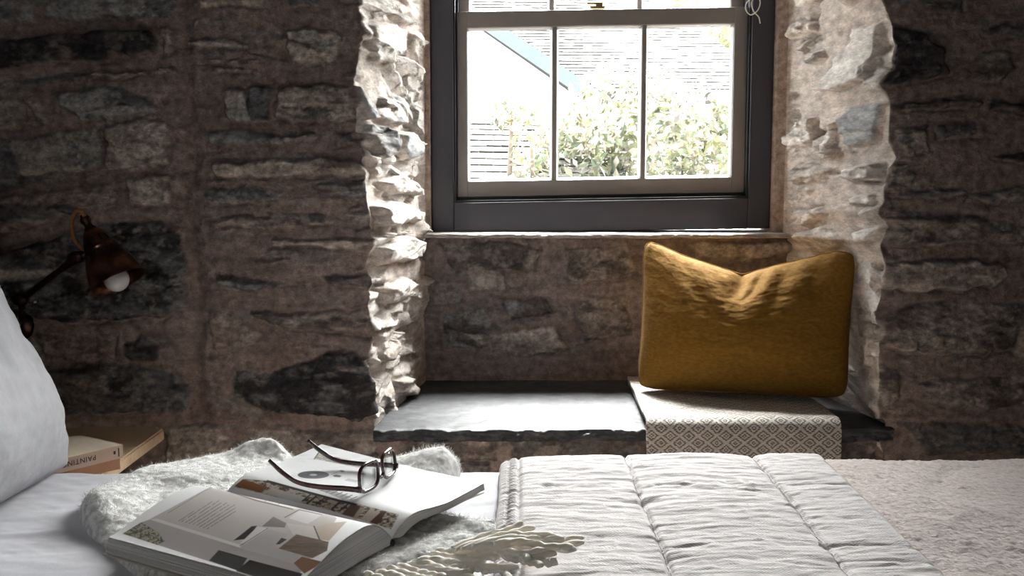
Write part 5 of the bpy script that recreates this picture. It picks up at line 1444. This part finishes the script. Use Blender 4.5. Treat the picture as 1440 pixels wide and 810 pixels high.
def book(name, label, corner, sdir, cdir, L, W, T, z, cover_m, spine_m, text=None):
    """corner = spine end nearest the table edge; sdir along the spine, cdir across the cover"""
    root = empty(name, (corner.x, corner.y, z), label, 'book', 'books on the bedside table')
    def P(a, b, c): return tuple(Vector((corner.x, corner.y, z)) + sdir * a + cdir * b + Vector((0, 0, c)))
    def bx(nm, a0, a1, b0, b1, c0, c1, m, bev=.0006):
        bm = bmesh.new(); bbox(bm, a0, a1, b0, b1, c0, c1, lambda a, b, c: P(a, b, c)); return bm_obj(nm, bm, m, root, bevel=bev)
    bx('pages', .002, L - .002, .0015, W - .002, .0015, T - .0015, M['pages'], 0)
    bx('front_cover', 0, L, 0, W, T - .0016, T, cover_m); bx('back_cover', 0, L, 0, W, 0, .0016, cover_m)
    bx('spine', 0, L, -.0012, .0012, .0002, T - .0002, spine_m, .0008)
    if text:
        cu = bpy.data.curves.new('title', 'FONT'); cu.body = text; cu.size = T * .54; cu.extrude = .0001; cu.space_character = 1.12
        cu.materials.append(M['ink'])
        o = bpy.data.objects.new('title', cu); COL.objects.link(o)
        # upside down on the spine: reads from the table-edge end leftwards
        xa, ya = sdir, Vector((0, 0, -1)); za = xa.cross(ya)
        o.data = cu
        bpy.context.view_layer.update()
        tm = bpy.data.meshes.new_from_object(o.evaluated_get(bpy.context.evaluated_depsgraph_get()))
        bpy.data.objects.remove(o); tm.name = 'title'
        o = bpy.data.objects.new('title', tm); COL.objects.link(o)
        mtx = Matrix((xa, ya, za)).transposed().to_4x4()
        mtx.translation = Vector(P(.052, -.00135, T * .72))
        o.matrix_world = mtx; o.parent = root; o.matrix_parent_inverse = Matrix.Translation(-root.location)
        bx('imprint', .0075, .0095, -.0016, -.001, T * .18, T * .82, M['ink'], 0); bx('imprint', .0145, .0185, -.0016, -.001, T * .42, T * .66, M['ink'], 0)
    return root
zb2 = ZT_ + .021
cA = atz(172, 625, zb2 + .0235); cB = atz(129, 612.5, zb2 + .0235); cC = atz(104, 641, zb2 + .0235)
sdir = (cC - cA); sdir.z = 0; sdir.normalize(); cdir = Vector((-sdir.y, sdir.x, 0))
if cdir.dot(cB - cA) < 0: cdir = -cdir
book('paperback_book', 'cream paperback titled PAINTING on top of the pair by the bed', cA, sdir, cdir, .142, .122, .0235, zb2, M['bookcover'], M['bookspine'], 'PAINTING')
a2 = math.radians(-9)
s2 = Vector((sdir.x * math.cos(a2) - sdir.y * math.sin(a2), sdir.x * math.sin(a2) + sdir.y * math.cos(a2), 0)); c2 = Vector((-s2.y, s2.x, 0))
if c2.dot(cdir) < 0: c2 = -c2
book('paperback_book', 'tan spined book lying underneath the PAINTING paperback', cA + cdir * .006 + sdir * .002, s2, c2, .138, .118, .0195, ZT_ + .0005, M['bookcover'], M['bookred'])

# ------------------------------------------------------------------ WALL LAMP
def lamp():
    YL = 2.06
    root = empty('wall_lamp', atY(20, 455, YF - .01), 'aged copper swing arm wall lamp with an opal bulb above the bedside table', 'lamp')
    k = YL / F                                                       # metres per pixel there
    top = atY(129, 326, YL); mouth = atY(166, 397, YL - .02)
    ax = (mouth - top).normalized()
    ln = (mouth - top).length
    def p(r, d): return (r * k, d * ln)
    outer = [p(13, .0), p(17, .10), p(19.5, .22), p(21, .30), p(22.5, .33), p(23.5, .345), p(22, .36), p(24.5, .42), p(28.5, .51), p(31.8, .61), p(34.6, .73), p(36.6, .85), p(37.8, .95), p(42, .985), p(42.6, 1.0)]
    inner = [(r - .0016, d - .0005) for r, d in outer[::-1][2:]] + [p(0, .06)]
    lathe('shade', outer + [p(42, 1.005)] + inner, top, ax, M['copper'], root, 64)
    # vent slots
    a, u, v = frame_of(ax)
    for ring, (d0, d1, r0, n) in enumerate(((.13, .27, 18.6, 12), (.40, .52, 26.4, 14))):
        bm = bmesh.new()
        for i in range(n):
            t = 2 * math.pi * i / n
            e = u * math.cos(t) + v * math.sin(t); s = a.cross(e)
            c = top + a * ln * (d0 + d1) / 2 + e * r0 * k
            slope = .22 if ring else .3
            la = (a + e * slope).normalized()
            vs = [bm.verts.new(c + s * (sx * 1.7 * k) + la * (sy * (d1 - d0) / 2 * ln) + e * (sz * .0009 + .0002)) for sx in (-1, 1) for sy in (-1, 1) for sz in (-1, 1)]
            for q in ((0, 1, 3, 2), (4, 6, 7, 5), (0, 4, 5, 1), (2, 3, 7, 6), (0, 2, 6, 4), (1, 5, 7, 3)): bm.faces.new([vs[j] for j in q])
        bm_obj('vent_slots', bm, M['black'], root)
    lathe('socket_cap', [p(0, -.33), p(5, -.33), p(6, -.28), p(7.5, -.26), p(7.5, -.2), p(5.5, -.17), p(6, -.10), p(9, -.06), p(10, .0), p(14, .02), p(10, .05)], top, ax, M['copperdark'], root, 32)
    bc = top + ax * ln * .945
    bl_ = [(17.2 * k * math.sin(t), -17.2 * k * math.cos(t)) for t in np.linspace(math.pi, .55, 22)] + [p(8, -.42), p(7, -.6)]
    props(lathe('bulb', [(r, d) for r, d in bl_], bc, ax, M['bulb'], root, 40), 'white opal light bulb')
    # arm from the collar down to the elbow, then to the wall plate
    j0 = atY(124, 358, YL); j1 = atY(108, 362, YL + .01); j2 = atY(30, 421, YL + .05); j3 = atY(30, 446, YL + .055); w0 = atY(22, 458, YF - .012)
    lathe('arm_joint', [p(0, -.16), p(7, -.14), p(9, -.05), p(9.5, .05), p(8, .13), p(0, .16)], j1, (j1 - j0), M['copperdark'], root, 28)
    tube('arm_joint', np.array([tuple(j0), tuple((j0 + j1) / 2), tuple(j1)]), 6 * k, M['copperdark'], root, n=14)
    pts = spline([j1, (j1 * .75 + j2 * .25), (j1 + j2) / 2, j2], 24)
    tube('arm', pts, np.interp(np.linspace(0, 1, 24), [0, .15, .4, .8, 1], [8 * k, 6.2 * k, 4.2 * k, 4.6 * k, 5.4 * k]), M['copperdark'], root, n=16)
    lathe('elbow', [p(0, -.12), p(8, -.11), p(9.5, 0), p(9, .12), p(0, .14)], j2, (0, -1, .1), M['copperdark'], root, 28)
    tube('lower_arm', spline([j2, j3, w0], 20), 5 * k, M['copperdark'], root, n=14)
    sc = lathe('thumb_screw', [p(0, -.05), p(3, -.05), p(3, .05), p(0, .06)], atY(50, 424, YL + .02), (0, -1, .2), M['steel'], root, 16)
    lathe('wall_plate', [(.0001, -.016), (.020, -.016), (.034, -.008), (.036, 0), (.036, .016), (.0001, .016)], w0 + Vector((0, .006, 0)), (0, 1, 0), M['copperdark'], root, 40)
    cab = [atY(119, 304, YL), atY(114, 297, YL - .003), atY(106, 298, YL - .006), atY(101, 312, YL - .008), atY(103, 332, YL - .006), atY(110, 344, YL - .002), atY(117, 350, YL)]
    tube('flex', spline(cab, 60), 3.0 * k, M['cable'], root, n=12, up=(0, 1, 0))
lamp()

# ================================================================== CAMERA, LIGHT
cam = bpy.data.cameras.new('camera'); co = bpy.data.objects.new('camera', cam); COL.objects.link(co)
cam.sensor_width = 36; cam.sensor_fit = 'HORIZONTAL'; cam.lens = F / 1440 * 36; cam.clip_start = .02
co.location = (0, 0, EYE); co.rotation_euler = (math.pi / 2 - PITCH, 0, 0)
C.camera = co

w = bpy.data.worlds.new('sky'); C.world = w; w.use_nodes = True
N, L = w.node_tree.nodes, w.node_tree.links
bg = N['Background']; bg.inputs['Strength'].default_value = 9.0
bg.inputs['Color'].default_value = (.93, .97, 1.0, 1)

def light(name, typ, loc, rot, energy, color=(1, 1, 1), **kw):
    l = bpy.data.lights.new(name, typ); l.energy = energy; l.color = color
    for k, v in kw.items(): setattr(l, k, v)
    o = bpy.data.objects.new(name, l); COL.objects.link(o); o.location = loc; o.rotation_euler = rot
    return o
# hazy sun high in front of the window (thin cloud: a wide disc)
def sun(name, el, az, strength, angle, color):
    el, az = math.radians(el), math.radians(az)
    d = Vector((math.sin(az) * math.cos(el), math.cos(az) * math.cos(el), math.sin(el)))
    light(name, 'SUN', (0, 8, 8), d.to_track_quat('Z', 'Y').to_euler(), strength, color, angle=math.radians(angle))
sun('hazy_sun', 62, 2, 62, 28, (1, .975, .94))
sun('bright_cloud', 38, 20, 52, 60, (1, .985, .97))
# daylight portals at the window and at the added rear fill opening
p1 = light('window_portal', 'AREA', (XM, YWIN + .16, 1.4), (-math.pi / 2, 0, 0), 1, shape='RECTANGLE', size=XFR - XFL, size_y=1.2)
p1.data.cycles.is_portal = True
p2 = light('rear_fill_portal', 'AREA', ((RX0 + RX1) / 2, YWR - .05, (RZ0 + RZ1) / 2), (math.pi / 2, 0, 0), 1, shape='RECTANGLE', size=RX1 - RX0, size_y=RZ1 - RZ0)
p2.data.cycles.is_portal = True

C.view_settings.view_transform = 'Standard'; C.view_settings.look = 'None'
C.view_settings.exposure = 0.0; C.view_settings.gamma = 1.0; C.view_settings.use_curve_mapping = False
C.cycles.use_denoising = True
try: C.cycles.denoiser = 'OPENIMAGEDENOISE'
except Exception: pass
C.cycles.max_bounces = 10; C.cycles.diffuse_bounces = 5; C.cycles.transparent_max_bounces = 12
C.cycles.caustics_reflective = False; C.cycles.caustics_refractive = False
C.cycles.sample_clamp_indirect = 8
